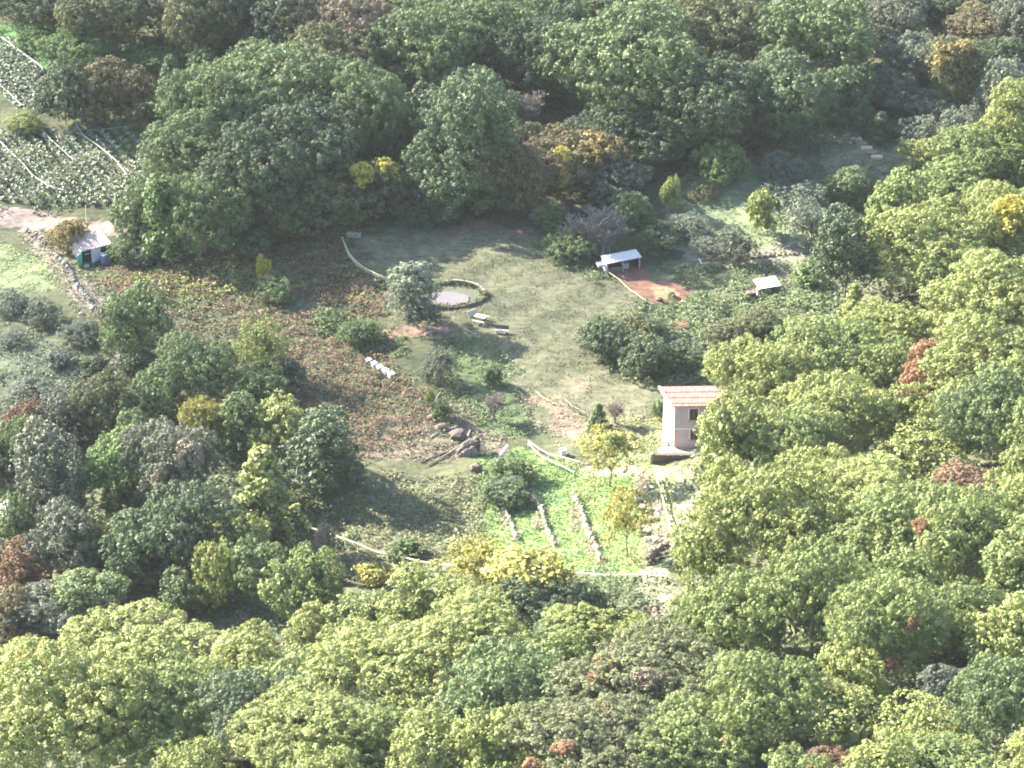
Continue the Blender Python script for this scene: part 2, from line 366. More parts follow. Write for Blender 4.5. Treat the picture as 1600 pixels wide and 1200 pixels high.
# ------------------------------------------------------------------ ground
def wpoly(pts): return np.array([tuple(P(x, y))[:2] for x, y in pts])
def pip(poly, x, y):
    ins = np.zeros(x.shape, bool); n = len(poly)
    for i in range(n):
        x1, y1 = poly[i]; x2, y2 = poly[(i+1) % n]
        c = ((y1 > y) != (y2 > y)) & (x < (x2-x1)*(y-y1)/(y2-y1+1e-12)+x1)
        ins ^= c
    return ins
_w = [(rng.normal(size=2), rng.uniform(0, 6.28)) for _ in range(24)]
def noise2(x, y, f, k0=0, n=6):
    r = 0
    for i in range(n):
        v, ph = _w[(k0+i) % 24]; r = r+np.sin((x*v[0]+y*v[1])*f*(1+0.45*i)+ph+1.3*np.sin((x*v[1]-y*v[0])*f*0.7+ph))/(1+0.35*i)
    return r/2.6
def axis(a, b, step, far):
    core = np.arange(a, b+step, step); out = []; s = step; v = b
    while v < far: s *= 1.35; v += s; out.append(v)
    lo = []; s = step; v = a
    while v > -far: s *= 1.35; v -= s; lo.append(v)
    return np.array(lo[::-1]+list(core)+out)
gx = axis(-88, 88, 0.42, 560); gy = axis(-92, 165, 0.42, 560)
X, Y = np.meshgrid(gx, gy); Z = terr(X, Y)
Gc = np.zeros(X.shape+(3,)); Gc[:] = (0.085, 0.092, 0.055)
Gc *= (1+0.25*noise2(X, Y, 0.5))[..., None]
SOIL = (0.17, 0.095, 0.07)
ZONES = [  # photo polygons of ground that differs in colour
 ([(530,368),(620,352),(760,352),(860,370),(935,420),(1000,470),(960,500),(900,520),(930,570),(1000,600),(1045,640),(1030,690),(940,680),(860,640),(800,600),(790,560),(700,520),(600,525),(640,440),(575,425)], (0.120,0.122,0.078), 1.2),
 ([(640,352),(720,345),(830,352),(845,368),(700,366)], (0.15,0.115,0.09), 1.2),
 ([(845,610),(900,590),(990,600),(1045,640),(1035,672),(950,665),(880,650)], (0.125,0.122,0.082), 1.4),
 ([(820,610),(880,620),(920,665),(900,700),(860,660)], (0.17,0.135,0.10), 0.8),
 ([(885,598),(920,598),(925,612),(890,612)], (0.20,0.14,0.105), 0.4),
 ([(600,512),(650,510),(720,512),(700,522),(640,530),(605,528)], (0.26,0.17,0.135), 0.5),
 ([(935,415),(1000,415),(1015,440),(1070,440),(1085,458),(1065,474),(1010,472),(965,440)], SOIL, 0.5),
 ([(1020,445),(1060,448),(1062,462),(1025,470)], (0.34,0.22,0.13), 0.5),
 ([(1040,502),(1080,502),(1075,515),(1040,514)], (0.24,0.15,0.10), 0.5),
 ([(680,530),(790,540),(800,600),(820,680),(760,680),(735,650),(740,600),(700,580)], (0.09,0.12,0.06), 1.0),
 ([(740,720),(830,705),(920,735),(990,745),(1000,900),(860,890),(760,860),(745,780)], (0.14,0.21,0.07), 0.8),
 ([(750,760),(850,752),(890,780),(800,800),(745,795)], (0.07,0.12,0.06), 0.8),
 ([(900,720),(1000,730),(1005,745),(900,742)], (0.32,0.29,0.19), 0.6),
 ([(1000,725),(1085,725),(1095,880),(1040,880)], (0.20,0.22,0.12), 0.5),
 ([(1030,700),(1120,700),(1120,714),(1030,714)], (0.52,0.47,0.40), 0.25),
 ([(1000,890),(1045,890),(1045,960),(1015,960)], (0.25,0.22,0.15), 0.5),
 ([(640,640),(720,640),(800,700),(780,720),(690,725),(560,715),(520,680)], (0.15,0.13,0.095), 1.0),
 ([(-60,300),(60,330),(190,345),(190,372),(110,372),(60,362),(-60,345)], (0.25,0.20,0.175), 0.7),
 ([(30,360),(60,362),(170,470),(168,500),(120,470)], (0.25,0.21,0.18), 0.6),
 ([(-60,370),(40,390),(80,420),(85,450),(-60,450)], (0.15,0.18,0.10), 1.0),
 ([(-60,510),(100,540),(130,590),(80,640),(-60,640)], (0.10,0.115,0.075), 1.2),
 ([(-60,30),(60,36),(150,60),(310,85),(310,150),(240,160),(60,110),(-60,90)], (0.10,0.19,0.085), 1.2),
 ([(165,190),(255,175),(262,215),(230,255),(195,235)], (0.13,0.24,0.09), 1.0),
 ([(1040,275),(1200,262),(1290,290),(1290,400),(1060,395)], (0.16, 0.19, 0.11), 1.2),
 ([(1270,200),(1340,195),(1440,240),(1440,270),(1300,290)], (0.16,0.165,0.10), 1.2),
 ([(1060,392),(1230,376),(1290,380),(1280,402),(1100,412)], (0.20,0.19,0.15), 0.6),
 ([(560,720),(760,730),(745,860),(540,870),(480,820),(540,760)], (0.10,0.105,0.06), 1.2),
 ([(1215,408),(1250,408),(1255,440),(1220,440)], (0.25,0.22,0.15), 0.6),
 ([(-40,800),(80,800),(90,980),(-40,980)], (0.17,0.13,0.10), 1.2),
 ([(180,900),(260,900),(270,975),(190,975)], (0.16,0.10,0.08), 1.0),
]
for pts, col, j in ZONES:
    jx = X+j*noise2(X, Y, 0.7, 3)+0.5*j*noise2(X, Y, 2.1, 9); jy = Y+1.6*j*noise2(X, Y, 0.7, 7)+0.8*j*noise2(X, Y, 2.0, 1)
    mk = pip(wpoly(pts), jx, jy)
    Gc[mk] = np.array(col)*(1+0.16*noise2(X[mk], Y[mk], 0.8, 5)+0.10*noise2(X[mk], Y[mk], 2.6, 11))[:, None]
Gc = np.clip(Gc, 0.02, 0.8)
ny, nx = X.shape; ii = np.arange(nx*ny).reshape(ny, nx)
gF = np.stack([ii[:-1, :-1], ii[:-1, 1:], ii[1:, 1:], ii[1:, :-1]], -1).reshape(-1, 4)
gme = npmesh('ground', np.stack([X, Y, Z], -1).reshape(-1, 3), gF)
ca = gme.color_attributes.new('soil_colour', 'FLOAT_COLOR', 'POINT')
ca.data.foreach_set('color', np.concatenate([Gc.reshape(-1, 3), np.ones((nx*ny, 1))], 1).astype(np.float32).ravel())
gme.polygons.foreach_set('use_smooth', np.ones(len(gF), bool))
gm, t, b = newmat('ground_cover')
at = N(t, 'ShaderNodeAttribute', attribute_name='soil_colour'); tc = N(t, 'ShaderNodeTexCoord')
n1 = N(t, 'ShaderNodeTexNoise'); n1.inputs['Scale'].default_value = 1.5; n1.inputs['Detail'].default_value = 8; n1.inputs['Roughness'].default_value = 0.7
mpg = N(t, 'ShaderNodeMapping'); mpg.inputs['Scale'].default_value = (0.7, 1.0, 1.0); mpg.inputs['Rotation'].default_value = (0, 0, 0.25)
t.links.new(tc.outputs['Object'], mpg.inputs[0]); t.links.new(mpg.outputs[0], n1.inputs[0])
mr = N(t, 'ShaderNodeMapRange'); mr.inputs[1].default_value = 0.3; mr.inputs[2].default_value = 0.7; mr.inputs[3].default_value = 0.55; mr.inputs[4].default_value = 1.45
t.links.new(n1.outputs[0], mr.inputs[0])
vm = N(t, 'ShaderNodeVectorMath', operation='SCALE'); t.links.new(at.outputs['Color'], vm.inputs[0]); t.links.new(mr.outputs[0], vm.inputs['Scale'])
t.links.new(vm.outputs[0], b.inputs['Base Color']); b.inputs['Roughness'].default_value = 1; b.inputs['Specular IOR Level'].default_value = 0.1
bp = N(t, 'ShaderNodeBump'); bp.inputs['Strength'].default_value = 1.0; bp.inputs['Distance'].default_value = 0.15
t.links.new(n1.outputs[0], bp.inputs['Height']); t.links.new(bp.outputs[0], b.inputs['Normal'])
tag(link('ground', gme, gm), kind='structure')
# ------------------------------------------------------------------ haze and cloud
hb = MB().box(-600, 600, -600, 600, float(Z.min())-1.5, 232)
hm, t, b = newmat('haze_air'); t.nodes.remove(b)
pv = N(t, 'ShaderNodeVolumePrincipled'); pv.inputs['Color'].default_value = (0.80, 0.84, 0.90, 1); pv.inputs['Density'].default_value = HAZE
t.links.new(pv.outputs[0], t.nodes['Material Output'].inputs['Volume'])
hz = tag(hb.build('haze', hm), kind='stuff'); hz.visible_shadow = True
if HAZE <= 0: bpy.data.objects.remove(hz)
edge = [(-420,1080),(-120,1040),(0,1010),(110,960),(170,850),(240,740),(320,620),(410,530),(500,600),(540,720),(640,830),(740,790),(850,715),(940,665),(1010,620),(1090,560),(1180,520),(1270,460),(1330,380),(1430,270),(1540,190),(1700,80),(1900,-60)]
cp = [P(x, y) for x, y in edge]
CT = 620.0/SUN.z
low = [(p.x+SUN.x*CT, p.y+SUN.y*CT) for p in cp]
low = [(x+3*math.sin(i*1.7), y+3*math.cos(i*2.3)) for i, (x, y) in enumerate(low)]
cpoly = low+[(low[-1][0]+250, low[-1][1]+420), (low[0][0]-100, low[0][1]+900), (low[0][0]-420, low[0][1]+500), (low[0][0]-380, low[0][1]-60)]
cm, t, b = newmat('shade_cloud_veil'); t.nodes.remove(b)
tr = N(t, 'ShaderNodeBsdfTransparent'); df = N(t, 'ShaderNodeBsdfTranslucent'); df.inputs[0].default_value = (0.9, 0.9, 0.92, 1)
ms = N(t, 'ShaderNodeMixShader'); nz = N(t, 'ShaderNodeTexNoise'); nz.inputs['Scale'].default_value = 0.02
tcn = N(t, 'ShaderNodeTexCoord'); t.links.new(tcn.outputs['Object'], nz.inputs[0])
rg = N(t, 'ShaderNodeMapRange'); rg.inputs[3].default_value = 0.10; rg.inputs[4].default_value = 0.30
t.links.new(nz.outputs[0], rg.inputs[0]); t.links.new(rg.outputs[0], ms.inputs[0])
t.links.new(tr.outputs[0], ms.inputs[1]); t.links.new(df.outputs[0], ms.inputs[2]); t.links.new(ms.outputs[0], t.nodes['Material Output'].inputs[0])
tag(MB().prism(cpoly, 600, 614).build('unseen_shade_cloud', cm), kind='structure')  # unseen slab added out of view, outlined to dim the sun past the edge
# ------------------------------------------------------------------ trees (photo centre x, y, width, height)
def T(mat, cx, cy, w_, h_, label, style=None, name='broadleaf_tree', cat='tree', **k): return plant(name, cat, style, mat, cx, cy, w_, h_, label, **k)
def S(mat, cx, cy, w_, h_, label, style=None, name='shrub', cat='shrub', **k):
    k.setdefault('trunk', False); k.setdefault('foliage', 'foliage'); return plant(name, cat, style, mat, cx, cy, w_, h_, label, **k)
G1 = 'trees of the wood behind the clearing'; G2 = 'trees on the near sunlit slope'; G3 = 'trees of the dark left wood'; G4 = 'silvery olives'
# --- top left
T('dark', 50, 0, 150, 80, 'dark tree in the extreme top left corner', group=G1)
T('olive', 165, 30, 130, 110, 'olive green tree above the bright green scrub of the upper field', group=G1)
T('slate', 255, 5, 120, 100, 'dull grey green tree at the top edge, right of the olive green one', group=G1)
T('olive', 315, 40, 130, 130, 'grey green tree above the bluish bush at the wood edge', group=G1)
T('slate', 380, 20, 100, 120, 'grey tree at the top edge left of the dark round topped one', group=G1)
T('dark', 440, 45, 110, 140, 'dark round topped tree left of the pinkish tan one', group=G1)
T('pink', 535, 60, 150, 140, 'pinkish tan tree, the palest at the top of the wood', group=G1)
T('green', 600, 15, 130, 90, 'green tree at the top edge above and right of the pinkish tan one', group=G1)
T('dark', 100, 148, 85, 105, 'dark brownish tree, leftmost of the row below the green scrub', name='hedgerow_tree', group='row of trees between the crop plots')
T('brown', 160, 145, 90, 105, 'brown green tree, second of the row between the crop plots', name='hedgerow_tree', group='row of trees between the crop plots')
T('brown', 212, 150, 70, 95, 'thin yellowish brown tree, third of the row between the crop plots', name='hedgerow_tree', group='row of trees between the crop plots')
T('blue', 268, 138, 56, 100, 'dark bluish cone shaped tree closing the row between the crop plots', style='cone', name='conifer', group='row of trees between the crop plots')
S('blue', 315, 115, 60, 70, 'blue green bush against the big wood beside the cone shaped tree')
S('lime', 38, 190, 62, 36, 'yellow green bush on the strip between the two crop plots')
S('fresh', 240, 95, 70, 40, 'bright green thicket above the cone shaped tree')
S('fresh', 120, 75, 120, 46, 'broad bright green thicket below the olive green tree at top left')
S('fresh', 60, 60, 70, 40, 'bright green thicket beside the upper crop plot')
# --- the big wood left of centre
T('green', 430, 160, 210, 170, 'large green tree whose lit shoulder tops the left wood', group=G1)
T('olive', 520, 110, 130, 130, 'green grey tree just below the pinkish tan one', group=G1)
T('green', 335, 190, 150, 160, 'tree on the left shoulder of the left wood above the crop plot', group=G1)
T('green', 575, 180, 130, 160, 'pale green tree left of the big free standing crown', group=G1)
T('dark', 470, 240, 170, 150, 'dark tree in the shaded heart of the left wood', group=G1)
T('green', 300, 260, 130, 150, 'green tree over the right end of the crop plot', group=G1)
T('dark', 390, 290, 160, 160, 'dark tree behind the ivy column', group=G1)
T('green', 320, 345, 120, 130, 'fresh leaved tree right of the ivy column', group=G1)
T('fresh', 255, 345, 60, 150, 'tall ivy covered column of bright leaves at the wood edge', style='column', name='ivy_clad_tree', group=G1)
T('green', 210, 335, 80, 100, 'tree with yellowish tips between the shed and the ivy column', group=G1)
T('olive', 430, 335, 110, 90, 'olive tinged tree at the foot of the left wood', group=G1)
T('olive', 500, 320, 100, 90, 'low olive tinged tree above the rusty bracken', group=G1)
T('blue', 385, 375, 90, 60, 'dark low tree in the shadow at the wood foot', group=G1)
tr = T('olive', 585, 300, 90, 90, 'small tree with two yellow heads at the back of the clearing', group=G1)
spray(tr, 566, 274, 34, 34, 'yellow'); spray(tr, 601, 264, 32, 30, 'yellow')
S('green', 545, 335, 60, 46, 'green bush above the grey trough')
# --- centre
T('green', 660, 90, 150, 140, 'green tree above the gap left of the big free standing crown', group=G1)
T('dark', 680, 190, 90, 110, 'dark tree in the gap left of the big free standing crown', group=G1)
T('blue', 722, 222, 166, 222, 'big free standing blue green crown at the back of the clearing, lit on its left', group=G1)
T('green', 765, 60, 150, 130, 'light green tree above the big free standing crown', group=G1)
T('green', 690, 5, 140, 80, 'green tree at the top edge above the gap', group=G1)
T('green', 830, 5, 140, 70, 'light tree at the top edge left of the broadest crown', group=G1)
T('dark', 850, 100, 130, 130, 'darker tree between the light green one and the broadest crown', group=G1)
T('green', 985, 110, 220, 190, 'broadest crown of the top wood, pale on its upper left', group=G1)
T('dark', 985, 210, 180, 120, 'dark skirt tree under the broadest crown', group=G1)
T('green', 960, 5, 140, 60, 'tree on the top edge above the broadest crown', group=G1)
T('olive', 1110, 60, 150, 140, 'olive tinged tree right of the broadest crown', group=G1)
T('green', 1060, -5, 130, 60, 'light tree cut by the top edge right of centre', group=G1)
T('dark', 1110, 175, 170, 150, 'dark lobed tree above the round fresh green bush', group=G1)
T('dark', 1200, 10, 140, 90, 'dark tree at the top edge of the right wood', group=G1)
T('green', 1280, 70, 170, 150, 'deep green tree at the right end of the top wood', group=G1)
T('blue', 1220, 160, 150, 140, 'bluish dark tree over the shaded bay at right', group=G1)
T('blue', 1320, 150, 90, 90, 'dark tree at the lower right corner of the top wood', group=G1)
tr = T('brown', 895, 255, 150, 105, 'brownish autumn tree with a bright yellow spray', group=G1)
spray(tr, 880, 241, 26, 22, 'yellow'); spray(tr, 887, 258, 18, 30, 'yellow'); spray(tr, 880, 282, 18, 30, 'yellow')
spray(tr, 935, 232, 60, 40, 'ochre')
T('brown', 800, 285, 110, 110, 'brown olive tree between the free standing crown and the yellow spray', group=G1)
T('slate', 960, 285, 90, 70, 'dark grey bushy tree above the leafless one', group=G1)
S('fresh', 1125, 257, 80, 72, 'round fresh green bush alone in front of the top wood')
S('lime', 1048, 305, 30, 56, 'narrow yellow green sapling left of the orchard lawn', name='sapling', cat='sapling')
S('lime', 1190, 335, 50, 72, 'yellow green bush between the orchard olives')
S('green', 860, 340, 60, 46, 'green bush left of the leafless tree')
S('green', 890, 385, 80, 50, 'green bush left of the white roofed pen')
S('green', 985, 330, 70, 60, 'green bush right of the leafless tree')
S('dark', 1030, 375, 70, 40, 'dark bush behind the red earth pen')
S('dark', 690, 330, 80, 40, 'shadowed bush under the big free standing crown')
S('dark', 640, 335, 60, 34, 'shadowed bush at the back edge of the clearing')
# leafless trees
def bare(cx, cy, w_, h_, label, k=0):
    p, Rr, Vv, zc = solve(cx, cy, w_, h_); r = empty('leafless_tree', (p.x, p.y, gz(p.x, p.y))); tag(r, label, 'tree')
    nb = 7 if w_ > 100 else 3
    for j in range(nb):
        o = link('branches', TW[(k+j) % 2], PALEBARK, r); q = (.28 if nb > 3 else 0.1)*Rr*(0 if j == 0 else 1)
        sz = (zc+Vv)*(1.0 if j == 0 else .85); o.scale = (sz*1.15, sz*1.15, sz); o.rotation_euler = (.12*math.sin(j*2), .12*math.cos(j*3), j*2.1+k)
        o.location = (q*math.cos(j*1.05), q*math.sin(j*1.05), 0)
    return r
bare(930, 350, 150, 120, 'leafless grey tree behind the white roofed pen')
bare(822, 165, 60, 90, 'bare pale branches hanging in a dark gap of the top wood', 1)
bare(770, 630, 30, 60, 'thin bare sapling on the rubbly bank', 1)
bare(960, 640, 26, 50, 'thin bare sapling behind the yellow tree', 1)
# --- right top
T('slate', 1400, 30, 110, 90, 'slate grey tree at the top edge right of the deep green wood', group='grey trees of the upper right')
T('dark', 1470, -5, 110, 60, 'very dark tree cut by the top edge in the upper right', group='grey trees of the upper right')
T('silver', 1425, 95, 90, 80, 'round silver grey tree left of the yellow tipped one', group='grey trees of the upper right')
T('brown', 1525, 40, 110, 70, 'orange brown tree near the top right corner')
T('slate', 1590, 40, 80, 80, 'dark grey tree in the top right corner', group='grey trees of the upper right')
T('dark', 1560, 90, 90, 70, 'dark tree right of the yellow tipped one', group='grey trees of the upper right')
tr = T('olive', 1495, 115, 110, 110, 'upright tree with yellowish tips in the grey upper right wood')
spray(tr, 1475, 90, 44, 46, 'ochre'); spray(tr, 1505, 80, 34, 30, 'ochre')
T('slate', 1395, 145, 90, 70, 'low slate grey tree beside the wood corner', group='grey trees of the upper right')
T('silver', 1460, 165, 90, 60, 'silver grey tree under the yellow tipped one', style='fine', name='olive_tree', group=G4)
S('dark', 1376, 198, 44, 48, 'small dark conical bush on the edge of the terrace', style='cone')
T('silver', 1440, 205, 80, 60, 'silver olive above the pale terrace step', style='fine', name='olive_tree', group=G4)
T('silver', 1505, 205, 90, 80, 'silver olive with upright tips above the yellow green willow', style='fine', name='olive_tree', group=G4)
T('silver', 1560, 150, 80, 110, 'tall silver olive beside the lit right edge trees', style='fine', name='olive_tree', group=G4)
T('lime', 1435, 245, 72, 60, 'yellow green willowy tree right of the wooden steps', style='fine')
T('silver', 1225, 262, 80, 56, 'grey olive in the shade above the orchard', style='fine', name='olive_tree', group=G4)
T('silver', 1255, 310, 90, 60, 'silver olive between the orchard and the right hand wood', style='fine', name='olive_tree', group=G4)
T('silver', 1268, 355, 80, 90, 'pale silver olive with a bare trunk beside the orchard ledge', style='fine', name='olive_tree', group=G4)
T('green', 1320, 290, 80, 60, 'green bush like tree below the terrace step')
T('silver', 1075, 350, 70, 40, 'wide grey olive on the orchard lawn', style='fine', name='olive_tree', group=G4)
T('slate', 1150, 380, 64, 60, 'round dark olive above the small white roofed hutch', style='fine', name='olive_tree', group=G4)
T('olive', 1100, 300, 50, 34, 'small grey green tree on the upper orchard lawn', style='fine', name='olive_tree', group=G4)
T('silver', 1100, 385, 50, 30, 'pale low olive beside the leaning white post', style='fine', name='olive_tree', group=G4)
T('silver', 1390, 70, 80, 60, 'pale grey olive between the slate grey trees at the top', style='fine', name='olive_tree', group=G4)
T('silver', 1200, 300, 50, 36, 'small silver olive at the top of the orchard lawn', style='fine', name='olive_tree', group=G4)
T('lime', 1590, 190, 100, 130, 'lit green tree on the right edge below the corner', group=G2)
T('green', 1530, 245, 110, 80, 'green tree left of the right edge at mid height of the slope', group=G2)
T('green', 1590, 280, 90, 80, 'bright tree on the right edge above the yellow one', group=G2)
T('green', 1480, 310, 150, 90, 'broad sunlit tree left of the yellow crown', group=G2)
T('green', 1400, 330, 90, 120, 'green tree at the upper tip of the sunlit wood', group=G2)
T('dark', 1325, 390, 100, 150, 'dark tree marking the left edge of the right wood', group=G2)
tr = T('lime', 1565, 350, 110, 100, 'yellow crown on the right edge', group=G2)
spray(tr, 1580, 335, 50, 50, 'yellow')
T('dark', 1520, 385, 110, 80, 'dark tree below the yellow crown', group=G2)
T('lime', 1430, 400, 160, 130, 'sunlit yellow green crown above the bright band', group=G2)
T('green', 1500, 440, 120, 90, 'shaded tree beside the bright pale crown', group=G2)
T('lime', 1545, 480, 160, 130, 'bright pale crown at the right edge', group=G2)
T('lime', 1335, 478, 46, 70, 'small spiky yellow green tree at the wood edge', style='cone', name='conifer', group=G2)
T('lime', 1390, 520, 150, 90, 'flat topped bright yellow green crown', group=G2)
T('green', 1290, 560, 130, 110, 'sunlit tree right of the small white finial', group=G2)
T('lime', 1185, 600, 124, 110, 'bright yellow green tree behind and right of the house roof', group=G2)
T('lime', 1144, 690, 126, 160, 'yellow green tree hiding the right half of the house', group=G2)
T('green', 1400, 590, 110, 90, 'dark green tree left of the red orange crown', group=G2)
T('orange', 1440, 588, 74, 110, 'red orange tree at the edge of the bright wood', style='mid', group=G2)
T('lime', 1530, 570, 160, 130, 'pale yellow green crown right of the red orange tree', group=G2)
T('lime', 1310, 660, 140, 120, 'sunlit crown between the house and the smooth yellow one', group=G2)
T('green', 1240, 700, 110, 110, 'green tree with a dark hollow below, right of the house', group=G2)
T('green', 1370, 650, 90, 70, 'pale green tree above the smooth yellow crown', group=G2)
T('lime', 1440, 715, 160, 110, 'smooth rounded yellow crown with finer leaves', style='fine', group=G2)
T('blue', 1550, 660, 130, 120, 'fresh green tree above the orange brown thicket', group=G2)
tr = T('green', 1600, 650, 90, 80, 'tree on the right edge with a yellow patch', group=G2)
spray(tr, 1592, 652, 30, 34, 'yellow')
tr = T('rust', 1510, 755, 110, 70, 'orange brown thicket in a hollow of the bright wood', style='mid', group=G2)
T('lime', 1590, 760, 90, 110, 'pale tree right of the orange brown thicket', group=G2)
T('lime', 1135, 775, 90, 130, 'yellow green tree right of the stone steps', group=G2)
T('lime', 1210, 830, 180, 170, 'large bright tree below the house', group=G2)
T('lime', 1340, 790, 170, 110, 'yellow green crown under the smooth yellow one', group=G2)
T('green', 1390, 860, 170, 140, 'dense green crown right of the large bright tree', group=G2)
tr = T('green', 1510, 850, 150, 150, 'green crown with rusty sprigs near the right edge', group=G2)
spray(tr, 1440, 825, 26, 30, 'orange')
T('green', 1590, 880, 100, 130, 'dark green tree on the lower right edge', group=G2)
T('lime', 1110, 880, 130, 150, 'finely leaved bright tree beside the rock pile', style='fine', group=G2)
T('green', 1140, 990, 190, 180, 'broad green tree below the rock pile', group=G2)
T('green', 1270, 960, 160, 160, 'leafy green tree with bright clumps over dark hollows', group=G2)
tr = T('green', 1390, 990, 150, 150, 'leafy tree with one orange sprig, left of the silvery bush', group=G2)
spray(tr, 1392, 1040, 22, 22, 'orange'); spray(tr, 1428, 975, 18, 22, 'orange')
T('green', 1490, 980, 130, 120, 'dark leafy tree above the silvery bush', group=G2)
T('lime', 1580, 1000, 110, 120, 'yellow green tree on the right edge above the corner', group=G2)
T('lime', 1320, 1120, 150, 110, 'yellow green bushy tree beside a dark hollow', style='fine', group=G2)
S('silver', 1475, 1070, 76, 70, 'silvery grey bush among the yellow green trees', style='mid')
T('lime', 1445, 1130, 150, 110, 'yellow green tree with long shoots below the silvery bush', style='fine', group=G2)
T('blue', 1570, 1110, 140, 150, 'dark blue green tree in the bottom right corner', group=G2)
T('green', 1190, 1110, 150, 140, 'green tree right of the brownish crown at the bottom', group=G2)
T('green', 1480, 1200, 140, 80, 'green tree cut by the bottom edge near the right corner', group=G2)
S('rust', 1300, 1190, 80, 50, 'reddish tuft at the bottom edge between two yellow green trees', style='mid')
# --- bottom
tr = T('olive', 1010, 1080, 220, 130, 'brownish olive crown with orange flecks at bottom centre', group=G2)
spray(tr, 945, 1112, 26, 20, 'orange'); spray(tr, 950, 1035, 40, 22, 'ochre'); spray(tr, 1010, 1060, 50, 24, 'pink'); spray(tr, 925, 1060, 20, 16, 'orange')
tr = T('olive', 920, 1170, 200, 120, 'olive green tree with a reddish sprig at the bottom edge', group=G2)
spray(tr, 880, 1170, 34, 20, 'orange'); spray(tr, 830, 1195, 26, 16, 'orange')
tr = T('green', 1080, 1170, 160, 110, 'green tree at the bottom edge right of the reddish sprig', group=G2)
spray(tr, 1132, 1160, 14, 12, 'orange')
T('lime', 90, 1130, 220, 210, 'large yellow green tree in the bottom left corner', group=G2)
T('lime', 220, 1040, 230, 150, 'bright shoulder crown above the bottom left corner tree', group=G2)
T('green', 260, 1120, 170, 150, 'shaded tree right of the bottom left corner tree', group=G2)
T('gold', 40, 1050, 100, 90, 'pale yellow bush tree on the left edge', style='fine', group=G2)
S('silver', 8, 1050, 34, 56, 'pale spiky bush on the left edge', style='small')
T('gold', 130, 1020, 80, 70, 'yellowish fine leaved tree on the crest at lower left', style='fine', group=G2)
T('lime', 285, 1185, 160, 60, 'low yellow green mound at the bottom edge', group=G2)
T('lime', 390, 1050, 130, 110, 'sunlit tree with a flat top left of the long crown', group=G2)
T('dark', 400, 1130, 150, 130, 'dark tree in the hollow left of the long crown', group=G2)
T('green', 475, 925, 120, 130, 'fresh green tree below the end of the pale rail', group=G2)
T('blue', 400, 890, 90, 80, 'blue green tree left of the fresh green one', group=G2)
T('lime', 335, 905, 80, 110, 'yellow green tree on the edge of the dark left wood', style='fine', group=G2)
T('lime', 412, 775, 110, 160, 'tall tapering yellow green tree', style='cone', name='conifer', group=G2)
T('lime', 370, 850, 90, 90, 'yellow green tree at the foot of the tall tapering one', group=G2)
T('green', 575, 970, 110, 90, 'sunlit tree right of the fresh green one', group=G2)
T('lime', 660, 940, 140, 100, 'bright yellow green tree below the pale rail', group=G2)
T('lime', 545, 1020, 110, 90, 'small bright tree at the top of the long crown', group=G2)
T('lime', 620, 1070, 210, 150, 'left part of the long bright crown running across the bottom', group=G2)
T('lime', 730, 1020, 210, 130, 'right part of the long bright crown across the bottom', group=G2)
T('dark', 790, 1110, 190, 150, 'dark tree in the deep shadow right of the long crown', group=G2)
T('lime', 480, 1150, 180, 120, 'sunlit tree at the bottom edge under the long crown', group=G2)
T('green', 590, 1170, 180, 100, 'green tree at the bottom edge right of the sunlit one', group=G2)
T('pink', 680, 1185, 90, 70, 'pinkish brown topped tree at the bottom edge', group=G2)
T('green', 790, 1190, 90, 60, 'small green tree at the bottom edge in front of the deep shadow', group=G2)
tr = T('dark', 830, 950, 160, 110, 'dark tree with a golden top below the terraces', group=G2)
spray(tr, 830, 892, 120, 50, 'gold'); spray(tr, 790, 905, 70, 40, 'gold'); spray(tr, 870, 905, 50, 40, 'gold')
T('gold', 745, 885, 105, 86, 'golden tinged tree at the end of the pale rail', style='fine', group=G2)
T('blue', 940, 940, 130, 90, 'blue green tree with upright shoots below the terraces', style='fine', group=G2)
T('lime', 900, 985, 120, 70, 'yellow green tree under the upright shoots', group=G2)
T('dark', 860, 1030, 130, 90, 'dark tree between the long crown and the brownish one', group=G2)
T('lime', 990, 990, 90, 60, 'yellow green willowy bush beside the broad green tree', style='fine', group=G2)
# --- left wood
T('lime', 400, 555, 92, 110, 'lemon green tree standing out above the rusty bracken', style='fine', group=G3)
T('green', 295, 585, 120, 110, 'round green tree left of the lemon green one', group=G3)
T('green', 215, 505, 105, 110, 'green tree near the lower end of the stone wall', group=G3)
T('olive', 165, 640, 95, 100, 'yellowish olive tree above the leafy bright one', group=G3)
T('green', 235, 630, 95, 90, 'green tree between the yellowish olive one and the golden one', group=G3)
T('gold', 325, 665, 75, 85, 'golden yellow tree in the left wood', group=G3)
T('green', 375, 660, 80, 100, 'green tree right of the golden yellow one', group=G3)
T('lime', 440, 675, 80, 100, 'pale green lit tree beside the dark one', group=G3)
T('dark', 500, 710, 110, 130, 'dark tree facing the shaded hollow', group=G3)
T('fresh', 180, 735, 110, 120, 'bright leafy tree amid the grey left wood', group=G3)
tr = T('slate', 265, 735, 130, 140, 'grey green tree with pale hanging tips', group=G3)
spray(tr, 295, 715, 44, 56, 'beige'); spray(tr, 250, 745, 24, 40, 'beige')
T('slate', 85, 740, 110, 160, 'tall grey tree in the left wood', group=G3)
T('slate', 105, 650, 80, 80, 'grey tree above the tall grey one', group=G3)
T('dark', 300, 835, 150, 140, 'very dark tree beside the tall tapering one', group=G3)
T('olive', 165, 850, 90, 90, 'yellowish tree at the foot of the bright leafy one', group=G3)
T('blue', 225, 865, 110, 110, 'blue green leafy tree below the grey green one', group=G3)
T('slate', 100, 850, 110, 110, 'dark grey tree above the brown thicket', group=G3)
T('green', 140, 925, 110, 80, 'green thicket tree left of the dark cave like hollow', group=G3)
T('green', 280, 925, 60, 70, 'tree right of the dark cave like hollow', group=G3)
T('rust', 30, 890, 80, 80, 'pinkish brown thicket on the left edge', style='mid', group=G3)
